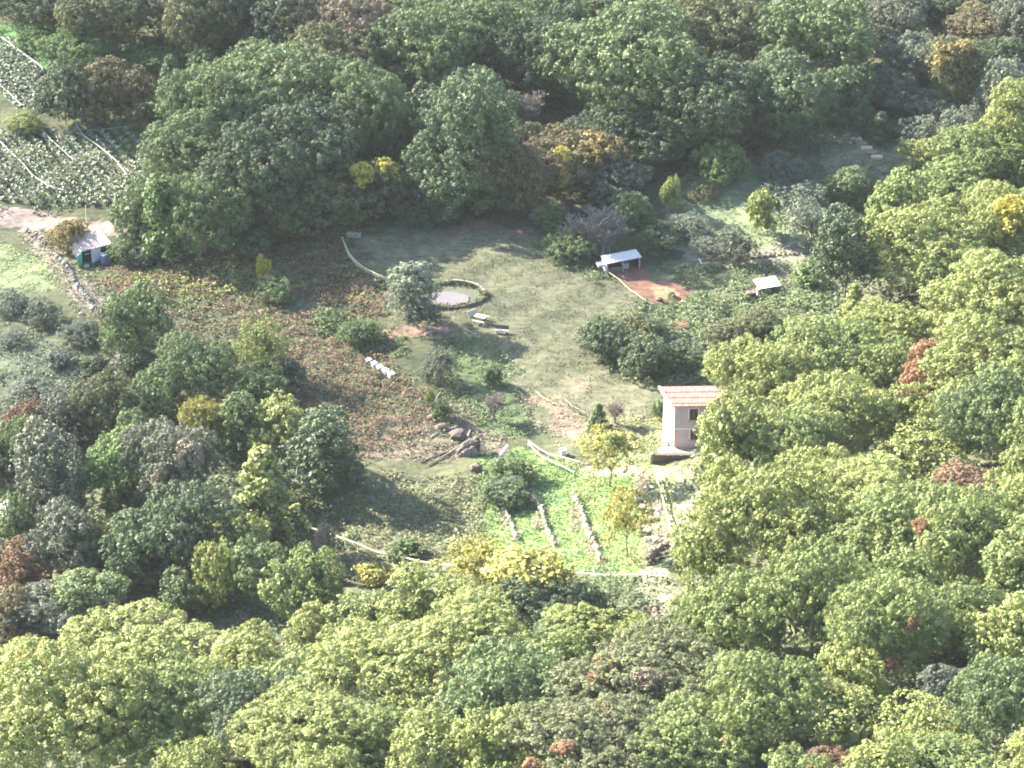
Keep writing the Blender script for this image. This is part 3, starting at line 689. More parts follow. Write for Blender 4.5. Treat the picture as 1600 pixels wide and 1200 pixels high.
T('slate', 60, 960, 110, 70, 'dull grey thicket above the pale crest', group=G3)
T('brown', 10, 960, 80, 70, 'brown grey thicket on the left edge above the crest', group=G3)
T('slate', 60, 618, 90, 44, 'low grey tree on the left edge of the scrub', group=G3)
S('rust', 40, 665, 80, 70, 'pinkish brown bush on the left edge', style='mid')
S('fresh', 8, 715, 40, 50, 'bright green bush on the left edge above the white hut')
S('fresh', 15, 778, 44, 40, 'bright green bush just above the white hut')
T('silver', 18, 470, 60, 50, 'silver olive on the left edge', style='fine', name='olive_tree', group=G4)
T('silver', 68, 486, 58, 48, 'silver olive left of the stone wall', style='fine', name='olive_tree', group=G4)
T('silver', 18, 530, 50, 34, 'grey olive at the left edge below the silver one', style='fine', name='olive_tree', group=G4)
S('silver', 125, 520, 64, 36, 'grey green bush at the lower end of the stone wall', style='mid')
S('dark', 205, 570, 50, 42, 'dark green bush right of the white path')
S('dark', 150, 575, 46, 40, 'dark green bush left of the white path')
S('silver', 95, 562, 50, 28, 'grey bush below the silver olives')
tr = T('pale', 645, 464, 84, 88, 'lone tree in the clearing with a pale top and a dark underside', style='fine', lift=0.8)
spray(tr, 640, 432, 64, 36, 'pale', 'lit_top_tint'); spray(tr, 662, 490, 50, 40, 'slate', 'shade_underside_tint')  # leaf tints put light on the top and shade on the underside
T('slate', 686, 573, 60, 58, 'round grey olive in front of the clearing', style='fine', name='olive_tree', group=G4)
S('dark', 771, 588, 28, 34, 'small dark bush on the slope below the picnic table')
S('dark', 945, 530, 80, 66, 'dark bramble bush left of the middle one', style='mid')
S('dark', 1005, 555, 86, 70, 'dark bramble bush in the middle of the hollow', style='mid')
S('dark', 1068, 556, 64, 46, 'bramble bush nearest to the house roof', style='mid')
S('olive', 1000, 506, 70, 24, 'low bramble bush below the red earth pen')
S('olive', 1135, 524, 70, 26, 'low bramble bush at the edge of the bright wood')
S('olive', 1185, 502, 70, 20, 'long low bramble below the small hutch')
S('green', 935, 652, 34, 46, 'small pointed green shrub behind the yellow tree', style='cone')
tr = T('gold', 955, 706, 96, 80, 'yellow tree with a visible trunk above the bright terraces', style='thin', lift=2.2)
spray(tr, 960, 690, 34, 26, 'lime')
T('gold', 980, 815, 80, 100, 'sparse yellowish fruit tree on the terraces', style='thin', lift=1.6)
S('ochre', 108, 370, 66, 56, 'yellowish bush leaning against the left side of the shed', style='mid')
S('green', 195, 392, 56, 42, 'green bush touching the right side of the shed')
S('slate', 225, 400, 50, 34, 'dark bush between the shed and the ivy column')
S('yellow', 412, 420, 22, 38, 'bright yellow sapling in the bracken', name='sapling', cat='sapling')
S('green', 430, 455, 60, 44, 'green bush below the bright yellow sapling')
S('green', 560, 520, 70, 46, 'green bramble hump between the bracken and the pink earth', style='mid')
S('green', 520, 500, 50, 30, 'small green hump in front of the bracken')
S('slate', 450, 590, 50, 50, 'dark bush right of the lemon green tree')
S('beige', 508, 850, 34, 64, 'beige feathery plume at the left end of the pale rail', style='column')
S('beige', 526, 890, 20, 46, 'second beige plume, smaller, below the first', style='column')
S('gold', 585, 895, 60, 34, 'yellow brown bush below the pale rail')
S('green', 800, 735, 80, 34, 'fresh bush at the head of the bright terraces')
S('blue', 790, 770, 80, 44, 'dark blue green hedge above the bright terraces', style='mid')
S('green', 690, 640, 30, 34, 'small green bush on the rubbly bank')
S('lime', 672, 622, 14, 26, 'pale yellow sapling on the rubbly bank', name='sapling', cat='sapling')
S('green', 630, 860, 60, 30, 'small bush behind the pale rail')
S('green', 1030, 640, 30, 30, 'small bush behind the left corner of the house')
S('fresh', 1260, 430, 50, 34, 'fresh green bush right of the small hutch')
# ---- trees half hidden between the listed ones
def infill(poly, mat, label, group, step, seed, r0=3.6):
    po = wpoly(poly); r_ = random.Random(seed); n = 0; x = po[:, 0].min()
    while x < po[:, 0].max():
        y = po[:, 1].min()
        while y < po[:, 1].max():
            qx, qy = x+r_.uniform(-.3, .3)*step, y+r_.uniform(-.3, .3)*step; y += step
            if not pip(po, np.array([qx]), np.array([qy]))[0]: continue
            if any((qx-a)**2+(qy-b_)**2 < (c*0.95+1.2)**2 for a, b_, c in PLANTED): continue
            i = NCOUNT[0]; NCOUNT[0] += 1; n += 1; Rr = r0*r_.uniform(.8, 1.2); Vv = Rr*r_.uniform(.8, 1.05)
            g = gz(qx, qy); root = tag(empty('broadleaf_tree', (qx, qy, g-.05)), label, 'tree', group); PLANTED.append((qx, qy, Rr))
            R0, V0, ms = PROTO['mid']; o = link('crown', ms[i % len(ms)], L[r_.choice(mat)], root)
            o.location = (0, 0, Vv*.95); o.scale = (Rr/R0, Rr/R0, Vv/V0); o.rotation_euler = (0, 0, i*2.4)
            t_ = link('trunk', TRUNKS[i % 4], BARK, root); t_.scale = (Rr*.9, Rr*.9, Vv*1.4)
        x += step
    return n
NEAR = [(-40,1150),(120,1100),(300,1040),(420,985),(520,1010),(640,1030),(720,1040),(860,1050),(1000,1050),(1100,1000),(1170,860),(1190,740),(1330,600),(1370,510),(1450,400),(1640,290),(1640,1290),(-40,1290)]
infill(NEAR, ['lime', 'sunlit_green', 'lime'], 'smaller tree wedged between the large crowns of the near sunlit slope', 'small trees wedged between the near crowns', 6.4, 1)
infill([(215,318),(330,200),(560,60),(640,-30),(1370,-30),(1350,180),(1200,190),(1060,230),(960,300),(740,310),(640,320),(500,330),(330,390),(240,400)], ['dark', 'green', 'olive'], 'shaded tree wedged between the large crowns of the back wood', 'small trees wedged between the back crowns', 6.0, 2)
infill([(-40,700),(120,680),(300,660),(440,640),(520,700),(470,830),(330,880),(270,900),(130,960),(-40,1010)], ['slate', 'green', 'dark'], 'shaded tree wedged between the crowns of the left wood', 'small trees wedged between the left crowns', 6.5, 3, 2.8)
infill([(250,-60),(640,-60),(600,60),(420,80),(250,90)], ['slate', 'olive', 'dark'], 'greyish tree wedged in the wood at the top left', 'small trees wedged in at the top left', 6.0, 4)
infill([(1370,-30),(1640,-30),(1640,180),(1480,250),(1380,180)], ['slate', 'silver', 'silver'], 'grey tree wedged between the trees of the upper right', 'small trees wedged in at the upper right', 5.0, 5, 2.1)
# ------------------------------------------------------------------ ground cover (nobody could count it)
def cover(name, pts, mat, dens, hgt, leaf, seed, clump=0.9, cut=-0.4, label=None):
    po = wpoly(pts); r_ = np.random.default_rng(seed)
    x0, y0 = po.min(0); x1, y1 = po.max(0); dens *= 2.1; leaf *= 0.66; n = int((x1-x0)*(y1-y0)*dens)
    x = r_.uniform(x0, x1, n); y = r_.uniform(y0, y1, n)
    jx = x+1.5*noise2(x, y, 0.6, seed); jy = y+2*noise2(x, y, 0.6, seed+4)
    k = pip(po, jx, jy); x = x[k]; y = y[k]
    hm_ = noise2(x, y, clump, seed+2)+0.6*noise2(x, y, clump*2.7, seed+9); k = hm_ > cut; x = x[k]; y = y[k]; hm_ = hm_[k]
    m = len(x)
    if m == 0: return
    z = terr(x, y)+hgt*np.clip(0.25+0.55*(hm_-cut), 0.05, 1.5)*r_.uniform(0.35, 1.0, m)
    nn = unit(r_.normal(size=(m, 3))*0.38+np.array([-0.15, 0, 1.0]))
    V, F = leafquads(np.stack([x, y, z], 1), nn, leaf*r_.uniform(0.6, 1.4, m), r_)
    tn = np.clip(0.5+0.30*noise2(x, y, 0.35, seed+6)+r_.normal(size=m)*0.2, 0, 1)
    tag(link(name, npmesh(name, V, F, tn), L[mat]), kind='stuff')
BR = [(200,425),(300,410),(420,385),(535,358),(560,395),(600,440),(625,460),(590,505),(540,490),(470,470),(420,460),(330,470),(250,480),(190,450)]
cover('brambles', BR, 'green', 9, 1.0, 0.34, 71, 0.8, 0.3)
cover('bracken', BR, 'rust', 22, 1.0, 0.27, 1, 1.3, -0.1)
cover('bracken', BR, 'ochre', 12, 0.8, 0.36, 2, 1.0, 0.2)
cover('brambles', [(160,425),(300,415),(420,395),(440,450),(330,470),(230,470)], 'lime', 16, 0.9, 0.34, 37, 1.0, -0.3)
cover('brambles', [(160,460),(430,470),(470,560),(380,560),(250,560),(180,520)], 'brown', 12, 0.8, 0.34, 38, 1.0, -0.2)
cover('bracken', BR, 'brown', 14, 0.8, 0.36, 39, 1.1, 0.0)
cover('bracken', [(330,470),(470,480),(560,540),(600,560),(640,600),(700,640),(660,680),(560,720),(500,700),(470,640),(430,560)], 'rust', 22, 1.0, 0.27, 3, 1.2, -0.3)
cover('bracken', [(470,570),(660,570),(760,650),(760,700),(540,700),(470,650)], 'olive', 20, 0.8, 0.26, 4, 1.1, 0.0)
cover('bracken', [(150,400),(240,410),(280,440),(260,500),(170,470)], 'rust', 14, 0.6, 0.30, 5, 1.2, -0.3)
cover('brambles', [(480,480),(560,490),(620,520),(640,560),(560,560),(500,530)], 'green', 16, 0.9, 0.34, 6, 1.1, -0.4)
cover('brambles', [(690,525),(790,540),(810,600),(830,680),(760,690),(735,650),(700,590)], 'green', 16, 0.7, 0.30, 7, 1.0, -0.3)
cover('brambles', [(900,500),(1010,475),(1090,460),(1170,470),(1290,460),(1310,520),(1200,560),(1120,600),(1040,600),(950,580)], 'green', 16, 0.9, 0.36, 8, 1.1, -0.4)
cover('brambles', [(1010,420),(1170,410),(1290,400),(1310,480),(1110,480),(1070,440)], 'green', 14, 0.6, 0.32, 9, 1.1, -0.5)
cover('brambles', [(830,370),(920,360),(940,420),(960,450),(900,440)], 'green', 12, 0.8, 0.32, 10, 1.1, -0.3)
cover('brambles', [(520,730),(760,740),(745,870),(560,880),(480,830)], 'olive', 14, 0.7, 0.34, 11, 1.0, -0.2)
cover('brambles', [(640,790),(760,760),(800,800),(760,870),(640,870)], 'olive', 12, 0.6, 0.32, 12, 1.0, -0.1)
cover('brambles', [(-60,30),(60,36),(150,60),(310,85),(310,150),(240,160),(60,110),(-60,90)], 'fresh', 10, 0.8, 0.36, 13, 1.0, -0.3)
cover('brambles', [(165,190),(255,175),(265,240),(235,290),(195,245)], 'fresh', 14, 0.7, 0.32, 14, 1.0, -0.5)
cover('brambles', [(-60,430),(100,500),(190,560),(190,640),(80,680),(-60,640)], 'slate', 10, 0.7, 0.34, 15, 1.0, -0.1)
cover('brambles', [(740,720),(830,705),(990,745),(1000,900),(860,890),(745,860)], 'fresh', 18, 0.45, 0.26, 16, 1.4, -0.5)
cover('brambles', [(1040,275),(1200,262),(1290,290),(1290,400),(1060,395)], 'green', 6, 0.4, 0.30, 17, 1.0, 0.2)
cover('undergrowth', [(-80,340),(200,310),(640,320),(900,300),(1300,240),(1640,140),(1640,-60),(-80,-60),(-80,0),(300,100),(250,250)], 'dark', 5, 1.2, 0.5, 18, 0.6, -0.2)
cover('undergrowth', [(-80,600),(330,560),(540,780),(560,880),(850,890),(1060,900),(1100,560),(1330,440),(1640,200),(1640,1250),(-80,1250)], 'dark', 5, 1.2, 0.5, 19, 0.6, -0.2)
cover('scrub', [(30,360),(120,360),(190,420),(210,520),(160,560),(110,470)], 'pink', 9, 0.35, 0.3, 20, 1.2, 0.0)
cover('grass_tufts', ZONES[0][0], 'olive', 26, 0.08, 0.20, 21, 1.3, 0.0)
cover('brambles', [(30,360),(170,380),(330,470),(480,500),(640,610),(560,740),(480,800),(400,640),(200,560),(100,480)], 'olive', 8, 0.6, 0.34, 31, 1.1, -0.1)
cover('brambles', [(-60,360),(60,380),(110,440),(60,470),(-60,460)], 'lime', 8, 0.3, 0.3, 32, 1.2, 0.0)
cover('brambles', [(540,345),(700,335),(860,345),(850,365),(700,358),(560,372)], 'brown', 9, 0.4, 0.3, 33, 1.1, -0.1)
cover('brambles', [(930,630),(1040,640),(1040,700),(990,740),(930,730)], 'lime', 12, 0.4, 0.26, 34, 1.4, -0.1)
cover('brambles', [(1040,270),(1200,255),(1290,285),(1440,250),(1440,290),(1290,400),(1060,395)], 'green', 9, 0.5, 0.3, 35, 1.2, 0.0)
cover('brambles', [(1000,720),(1100,725),(1110,880),(1040,890)], 'olive', 12, 0.35, 0.28, 36, 1.2, 0.0)
cover('brambles', [(1270,195),(1440,200),(1450,290),(1280,290)], 'silver', 10, 0.4, 0.3, 60, 1.2, -0.2)
cover('brambles', [(1200,250),(1300,290),(1300,400),(1180,400)], 'silver', 8, 0.4, 0.3, 61, 1.2, 0.0)
cover('dry_tufts', [(800,600),(930,640),(1040,650),(1000,690),(900,740),(850,680)], 'beige', 7, 0.3, 0.3, 22, 1.2, 0.3)
cover('dry_tufts', [(880,720),(1010,735),(1000,890),(900,890),(880,800)], 'ochre', 14, 0.5, 0.26, 23, 1.5, 0.1)
cover('dry_tufts', [(640,640),(740,630),(800,690),(780,720),(690,725),(580,715)], 'pink', 12, 0.5, 0.3, 24, 1.1, -0.1)
# ------------------------------------------------------------------ built things
def at(px, py, rz=0.0, name='x', label=None, cat=None, group=None):
    p = P(px, py); return tag(empty(name, (p.x, p.y, p.z), R_(rz)), label, cat, group)
# the house: two storeys, mono-pitch tiled roof, skewed left wall
h = at(1053, 703, 1.5, 'house', 'two storey house with a terracotta tiled roof half hidden by yellow green trees', 'house')
Wd, Dp, He = 5.6, 2.5, 5.75
bl = (-1.05, Dp); br_ = (Wd-1.05, Dp)
MB().prism([(0, 0), (Wd, 0), br_, bl], -0.6, He).build('front_wall', SHADE_LILAC, h)  # darker than the side wall: the front's shade is in the colour
lw = Vector((bl[0], bl[1], 0)); nl = Vector((-lw.y, lw.x, 0)).normalized()
def lf(t_, o_): q = lw*t_+nl*o_; return (q.x, q.y)
MB().prism([lf(-0.01, 0.004), lf(-0.01, 0.06), lf(1, 0.06), lf(1, 0.004)][::-1], -0.6, He+0.1).poly([(*lf(0, .03), He+.1), (*lf(1, .03), He+.1), (*lf(1, .03), He+.5)], [(0, 1, 2)]).build('side_wall', PLASTER, h)
rs = 0.19
rf = MB(); nr = 26; x0, x1 = -0.35, Wd+0.3
for i in range(nr):      # rows of half round tiles down the slope
    for j in range(7):
        ya = -0.42+j*(Dp+0.75)/7; yb = ya+(Dp+0.75)/7+0.05; off = -(ya+.42)*1.05/2.9
        xa = x0+(x1-x0)*i/nr+off; xb = x0+(x1-x0)*(i+1)/nr+off; xm = (xa+xb)/2; za = He+0.06+(ya+.42)*rs+0.035*(j % 2); zb = za+(yb-ya)*rs-0.03
        o2 = -(yb-ya)*1.05/2.9
        rf.hexa([(xa, ya, za), (xb, ya, za), (xb+o2, yb, zb), (xa+o2, yb, zb)], [(xm-.07, ya, za+.11), (xm+.07, ya, za+.11), (xm+.07+o2, yb, zb+.11), (xm-.07+o2, yb, zb+.11)])
roof = rf.build('roof', TILES, h)
e = MB(); e.box(x0+.05, x1-.05, -0.36, -0.26, He-0.02, He+0.05); e.build('fascia', ROSE, roof)
g = MB(); q0, q1 = (x0-.06, -0.44), (x0-.06-1.2, Dp+.3)
g.hexa([(q0[0]-.12, q0[1], He+.02), (q0[0]+.12, q0[1], He+.02), (q1[0]+.12, q1[1], He+.68), (q1[0]-.12, q1[1], He+.68)], [(q0[0]-.12, q0[1], He+.24), (q0[0]+.12, q0[1], He+.24), (q1[0]+.12, q1[1], He+.9), (q1[0]-.12, q1[1], He+.9)])
g.build('verge', PLASTER, roof)
MB().box(0.02, 0.26, -0.035, -0.003, -0.5, 2.4).build('corner_trim', ROSE, h)
MB().box(0.03, Wd-.03, -0.05, -0.003, 2.65, 2.85).build('string_course', TRIM, h)
for (wx, wz, ww, wh) in ((1.62, 4.0, 0.95, 1.3), (3.85, 4.0, 0.9, 1.2), (1.78, 1.45, 0.85, 1.3), (3.85, 1.3, 0.9, 1.3)):
    f = MB(); f.box(wx-.14, wx, -.045, -.003, wz-.1, wz+wh+.12).box(wx+ww, wx+ww+.14, -.045, -.003, wz-.1, wz+wh+.12).box(wx, wx+ww, -.045, -.003, wz+wh, wz+wh+.12)
    fr = f.build('window', TRIM, h); MB().box(wx-.18, wx+ww+.18, -.12, -.003, wz-.2, wz-.1).build('sill', PALESTONE, fr)
    s_ = MB()
    s_.box(wx+.01, wx+ww/2-.01, -.03, -.004, wz-.1, wz+wh-.01).box(wx+ww/2+.01, wx+ww-.01, -.03, -.004, wz-.1, wz+wh-.01)
    s_.build('shutter', SHUT, fr)
# pale parapet and terrace step round the house foot, retaining wall below
def wallrun(name, pts, wth, hgt, mat, label, cat, seed=0, group=None, rough=0.5, cap=None):
    """a low wall of rough stones along photo points, following the ground"""
    w3 = [P(*p) for p in pts]; o = Vector((w3[0].x, w3[0].y, 0)); m = MB(); cpm = MB(); r_ = random.Random(seed)
    for a, b2 in zip(w3[:-1], w3[1:]):
        L_ = (Vector((b2.x, b2.y))-Vector((a.x, a.y))).length; n = max(1, int(L_/(wth*1.35)))
        for i in range(n):
            q = a.lerp(b2, (i+.5)/n); z = gz(q.x, q.y); rows = max(1, int(hgt/(wth*0.75)))
            if r_.random() < .12: continue
            for k in range(rows):
                m.rock((q.x-o.x+r_.uniform(-.35, .35)*wth, q.y-o.y+r_.uniform(-.12, .12)*wth, z+wth*.35+k*hgt/rows), wth*r_.uniform(.4, .95), (1, .9, r_.uniform(.6, .9)), r_.random())
    root = m.build(name, mat); root.location = (o.x, o.y, 0); tag(root, label, cat, group); return root
def runwall(name, pts, th, hgt, mat, label, cat, group=None, top=None):
    """a smooth wall along photo points"""
    w3 = [P(*p) for p in pts]; o = w3[0]; m = MB(); c = MB()
    for a, b2 in zip(w3[:-1], w3[1:]):
        d = (b2-a); d.z = 0; n = Vector((-d.y, d.x, 0)).normalized()*th/2; d = d.normalized()*0.0
        B = [a-n-o, b2-n-o, b2+n-o, a+n-o]; 
        m.hexa([(v.x, v.y, v.z-.5) for v in B], [(v.x, v.y, v.z+hgt) for v in B])
        if top: c.hexa([(v.x, v.y, v.z+hgt+.002) for v in B], [(v.x, v.y, v.z+hgt+.1) for v in B])
    if top:
        r = tag(empty(name, o), label, cat, group); m.build('wall_body', mat, r); c.build('coping', top, r)
    else: r = m.build(name, mat); r.location = o; tag(r, label, cat, group)
    return r
runwall('parapet', [(1036, 688), (1041, 707), (1056, 710)], 0.3, 0.7, PLASTER, 'cream parapet hugging the left foot of the house', 'parapet')
tag(MB().box(0, 5.4, 0, 1.3, -.6, .12).build('terrace_slab', PALESTONE), 'pale terrace slab along the foot of the house front', 'terrace').location = P(1052, 712)+Vector((0, -.1, .05))
rw = at(1020, 724, 0, 'retaining_wall', 'dark retaining wall with a pale left end below the house terrace', 'wall')
MB().box(0, 5.6, 0, .35, -.5, 1.0).build('wall_face', BROWNROCK, rw)
MB().box(-.3, 0, -.15, .4, -.5, 1.25).build('end_pier', PALESTONE, rw)
MB().box(0.0, 5.6, -.06, .45, 1.003, 1.1).build('coping', DARKWOOD, rw)
for i, x in enumerate((1.6, 3.0, 4.5)): MB().box(x, x+.14, -.22, -.07, -.6, 1.1).build('support_post', DARKWOOD, rw)
# ---- sheds
def roofslab(m, p0, W, D, z0, z1, th=0.08, over=0.15, waves=0):
    x0, x1, y0, y1 = -over, W+over, -over, D+over
    if waves:
        for i in range(waves):
            a = x0+(x1-x0)*i/waves; b3 = x0+(x1-x0)*(i+1)/waves; mi = (a+b3)/2
            m.hexa([(a, y0, z0), (b3, y0, z0), (b3, y1, z1), (a, y1, z1)], [(mi-.03, y0, z0+th), (mi+.03, y0, z0+th), (mi+.03, y1, z1+th), (mi-.03, y1, z1+th)])
    m.hexa([(x0, y0, z0-.03), (x1, y0, z0-.03), (x1, y1, z1-.03), (x0, y1, z1-.03)], [(x0, y0, z0-.002), (x1, y0, z0-.002), (x1, y1, z1-.002), (x0, y1, z1-.002)]); return m
a = at(948, 427, 22, 'animal_pen', 'open fronted pen with a white sheet roof and dark inside beside red earth', 'shed')
roofslab(MB(), 0, 4.5, 1.5, 1.35, 1.6, .07, .12, 14).build('roof', METALROOF, a)
MB().box(0, 4.5, 1.42, 1.5, -.3, 1.5).build('back_wall', DARKWOOD, a)
MB().box(-.1, 0, -.05, 1.5, -.5, 1.28).build('side_wall', PLASTER, a)
MB().box(4.42, 4.5, 0, 1.41, -.3, 1.4).build('side_wall', DARKWOOD, a)
for x in (.02, 2.1, 4.3): MB().box(x, x+.13, -.02, .12, -.4, 1.32).build('post', GREYWOOD, a)
MB().box(.2, 2.0, .05, .12, -.2, .55).build('front_board', BROWNROCK, a)
MB().box(-1.0, -.12, .2, 1.1, .9, 1.2).build('side_roof', METALROOF, a)
MB().box(2.35, 3.2, .5, 1.1, -.3, .5).build('manger', GREYWOOD, a)
b_ = at(1187, 462, 20, 'hutch', 'small hutch with a bright white slab roof on short posts', 'hutch')
roofslab(MB(), 0, 2.6, 1.7, 1.0, 1.28, .05, .16, 0).build('roof', WHITE, b_)
for x, y, z in ((0, 0, .95), (2.45, 0, .95), (0, 1.5, 1.2), (2.45, 1.5, 1.2)): MB().box(x, x+.12, y, y+.12, -.4, z).build('post', DARKWOOD, b_)
MB().box(.15, 2.4, 1.0, 1.1, -.3, .9).build('back_panel', DARKWOOD, b_)
MB().hexa([(-.25, -.1, -.3), (-.05, -.1, -.3), (-.05, .3, -.3), (-.25, .3, -.3)], [(-.4, -.1, .95), (-.15, -.1, .95), (-.15, .3, .95), (-.4, .3, .95)]).build('leaning_board', TRIM, b_)
MB().box(.9, 1.7, .3, .9, -.2, .45).build('cage', GREYWOOD, b_)
c_ = at(1167, 468, 15, 'wooden_crate', 'dark reddish brown crate beside the small white roofed hutch', 'crate')
for z in (0.0, .28, .56): MB().box(0, 1.1, 0, .7, z, z+.24).build('board', SHUT if z == .28 else BROWNROCK, c_)
d_ = at(128, 414, 30, 'shed', 'shed with pinkish sheet roof, green door standing open and white front panel', 'shed')
roofslab(MB(), 0, 4.0, 2.9, 1.95, 2.35, .07, .2, 12).build('roof', PINKROOF, d_)
MB().box(0, 4.0, 2.8, 2.9, -.4, 2.2).build('back_wall', GREYWOOD, d_)
MB().box(0, .1, .1, 2.79, -.4, 1.9).build('side_wall', GREYWOOD, d_)
MB().box(3.9, 4.0, .1, 2.79, -.4, 1.9).build('side_wall', GREYWOOD, d_)
MB().box(1.35, 2.6, 0, .08, -.4, 1.9).build('front_panel', WHITE, d_)
MB().box(0, 1.34, .55, .6, -.4, 1.9).build('doorway_shade_sheet', DOOR_SHADE, d_)  # near-black sheet, painted shade inside the open doorway
MB().box(.45, 1.3, .02, .06, 1.28, 1.34).build('door_rail', PALEBLUE, d_)
dr = MB().hexa([(-.75, -.55, -.1), (.1, 0, -.1), (.07, .05, -.1), (-.78, -.5, -.1)], [(-.75, -.55, 1.7), (.1, 0, 1.7), (.07, .05, 1.7), (-.78, -.5, 1.7)]).build('door', TEAL, d_)
MB().box(-.66, -.58, -.56, -.50, .8, .95).build('handle', DARKWOOD, dr)
tk = at(162, 414, 30, 'water_tank', 'blue and white tank against the right end of the shed front', 'tank')
MB().prism([(.0, 0), (1.0, 0), (1.1, .1), (1.1, .7), (1.0, .8), (0, .8), (-.1, .7), (-.1, .1)], -.2, 1.15).build('tank_body', BLUE, tk)
MB().prism([(-.05, -.03), (1.05, -.03), (1.14, .1), (1.14, .72), (1.05, .83), (-.05, .83), (-.14, .72), (-.14, .1)], 1.153, 1.3).build('tank_lid', BLUEWHITE, tk)
MB().prism([(.35, .3), (.6, .3), (.6, .5), (.35, .5)], 1.303, 1.42).build('cap', BLUE, tk)
# white hut at the left edge
v_ = at(2, 832, 12, 'hut', 'white cornered hut cut by the left edge of the picture', 'hut')
MB().box(-3.2, 1.0, 0, 2.6, -.8, 1.7).build('wall', PLASTER, v_)
roofslab(MB(), 0, 4.4, 2.8, 1.75, 2.2, .08, .2, 14).build('roof', METALROOF, v_).location = (-3.3, 0, 0)
MB().box(-.6, .3, -.05, -.003, -.3, 1.3).build('door', SHUT, v_)
# ---- round walled basin
rb = P(706, 464); bs = tag(empty('walled_basin', rb), 'round low walled basin with a pale lilac concrete floor in the clearing', 'basin')
RX, RY = 4.1, 3.3; n = 40
m = MB(); c = MB(); iv = MB()
for i in range(n):
    t0, t1 = 2*math.pi*i/n, 2*math.pi*(i+1)/n
    def q(r, t_, z): return ((RX+r)*math.cos(t_), (RY+r)*math.sin(t_), z)
    m.hexa([q(-.28, t0, -.6), q(0, t0, -.6), q(0, t1, -.6), q(-.28, t1, -.6)], [q(-.28, t0, .5+.1*math.sin(t0*5)), q(0, t0, .5+.1*math.sin(t0*5)), q(0, t1, .5+.1*math.sin(t1*5)), q(-.28, t1, .5+.1*math.sin(t1*5))])
    if 0.0 < t0 < 1.5: c.hexa([q(-.28, t0, .61), q(.0, t0, .61), q(.0, t1, .61), q(-.28, t1, .61)], [q(-.26, t0, .67), q(-.02, t0, .67), q(-.02, t1, .67), q(-.26, t1, .67)])
m.build('ring_wall', BROWNROCK, bs); c.build('coping', PALESTONE, bs)
MB().prism([((RX-.32)*math.cos(2*math.pi*i/n), (RY-.32)*math.sin(2*math.pi*i/n)) for i in range(n)], -.6, .1).build('floor', plain('basin_mud', (.10, .11, .07), .9), bs)
MB().prism([(-1.9+2.9*math.cos(2*math.pi*i/24)*(1 if i % 3 else .93)+1.2, -.75+1.75*math.sin(2*math.pi*i/24)) for i in range(24)], .104, .2).build('concrete_bed', CONC, bs)
r_ = np.random.default_rng(5); tt = r_.uniform(0.0, 6.28, 1100)
pp = np.stack([np.cos(tt)*(RX-.25+r_.normal(size=1100)*.28), np.sin(tt)*(RY-.25+r_.normal(size=1100)*.28), r_.uniform(.1, .7, 1100)], 1)
vv, ff = leafquads(pp, unit(r_.normal(size=(1100, 3))+np.array([0, -.3, .8])), r_.uniform(.12, .30, 1100), r_)
o = link('ivy', npmesh('ivy', vv, ff, r_.uniform(0, 1, 1100)), L['green'], bs); o['kind'] = 'stuff'
# ---- picnic tables
def picnic(px, py, rz, label, mat, k=1.0):
    t_ = at(px, py, rz, 'picnic_table', label, 'picnic table')
    for j in range(3): MB().box(-1.0*k, 1.0*k, -.42+j*.29, -.17+j*.29, .74, .80).build('top_board', mat, t_)
    for s in (-1, 1): MB().box(-1.0*k, 1.0*k, s*.80-.16, s*.80+.16, .44, .50).build('bench_seat', mat, t_)
    for x in (-.7*k, .7*k):
        MB().box(x-.04, x+.04, -.92, .92, .36, .435).build('cross_beam', DARKWOOD, t_)
        for s in (-1, 1): MB().hexa([(x-.1, s*.65-.05, -.1), (x+.0, s*.65-.05, -.1), (x+.0, s*.65+.05, -.1), (x-.1, s*.65+.05, -.1)], [(x-.1, s*.3-.05, .735), (x, s*.3-.05, .735), (x, s*.3+.05, .735), (x-.1, s*.3+.05, .735)]).build('leg', DARKWOOD, t_)
picnic(751, 503, -22, 'pale wooden picnic table with two bench seats in the clearing', TABLEWOOD, .72)
bb = at(733, 497, 35, 'tilted_board', 'pale board leaning beside the picnic table', 'board')
MB().hexa([(0, 0, 0), (1.4, 0, 0), (1.4, .08, 0), (0, .08, 0)], [(0, .5, .62), (1.4, .5, .62), (1.4, .58, .62), (0, .58, .62)]).build('board', TABLEWOOD, bb)
MB().box(.1, .18, .45, .53, 0, .55).build('prop', DARKWOOD, bb)
k_ = at(784, 521, -8, 'bench', 'weathered dark bench standing right of the picnic table', 'bench')
MB().box(-.8, .8, -.25, .25, .40, .48).build('seat', GREYWOOD, k_)
for x in (-.65, .55): MB().box(x, x+.1, -.22, .22, -.1, .397).build('leg', DARKWOOD, k_)
MB().hexa([(-.8, .26, .45), (.8, .26, .45), (.8, .31, .45), (-.8, .31, .45)], [(-.8, .40, .9), (.8, .40, .9), (.8, .45, .9), (-.8, .45, .9)]).build('backrest', DARKWOOD, k_)
st = at(781, 520, 0, 'stone', 'small pale stone at the left foot of the weathered bench', 'stone'); MB().rock((-.35, -.3, .08), .22, (1, .8, .7), 3).build('rock', PALESTONE, st)
# ---- trough
q_ = at(541, 371, -12, 'trough', 'long grey stone trough at the back left corner of the clearing', 'trough')
m = MB(); m.box(0, 1.75, 0, .12, -.2, .5).box(0, 1.75, .58, .7, -.2, .5).box(0, .12, .121, .579, -.2, .5).box(1.63, 1.75, .121, .579, -.2, .5); m.build('basin', PALESTONE, q_)
MB().box(.121, 1.629, .121, .579, -.2, .34).build('water', plain('trough_water', (.40, .38, .40), .3), q_)
MB().box(-.15, 1.9, -.1, .8, -.4, -.203).build('plinth', DARKWOOD, q_)
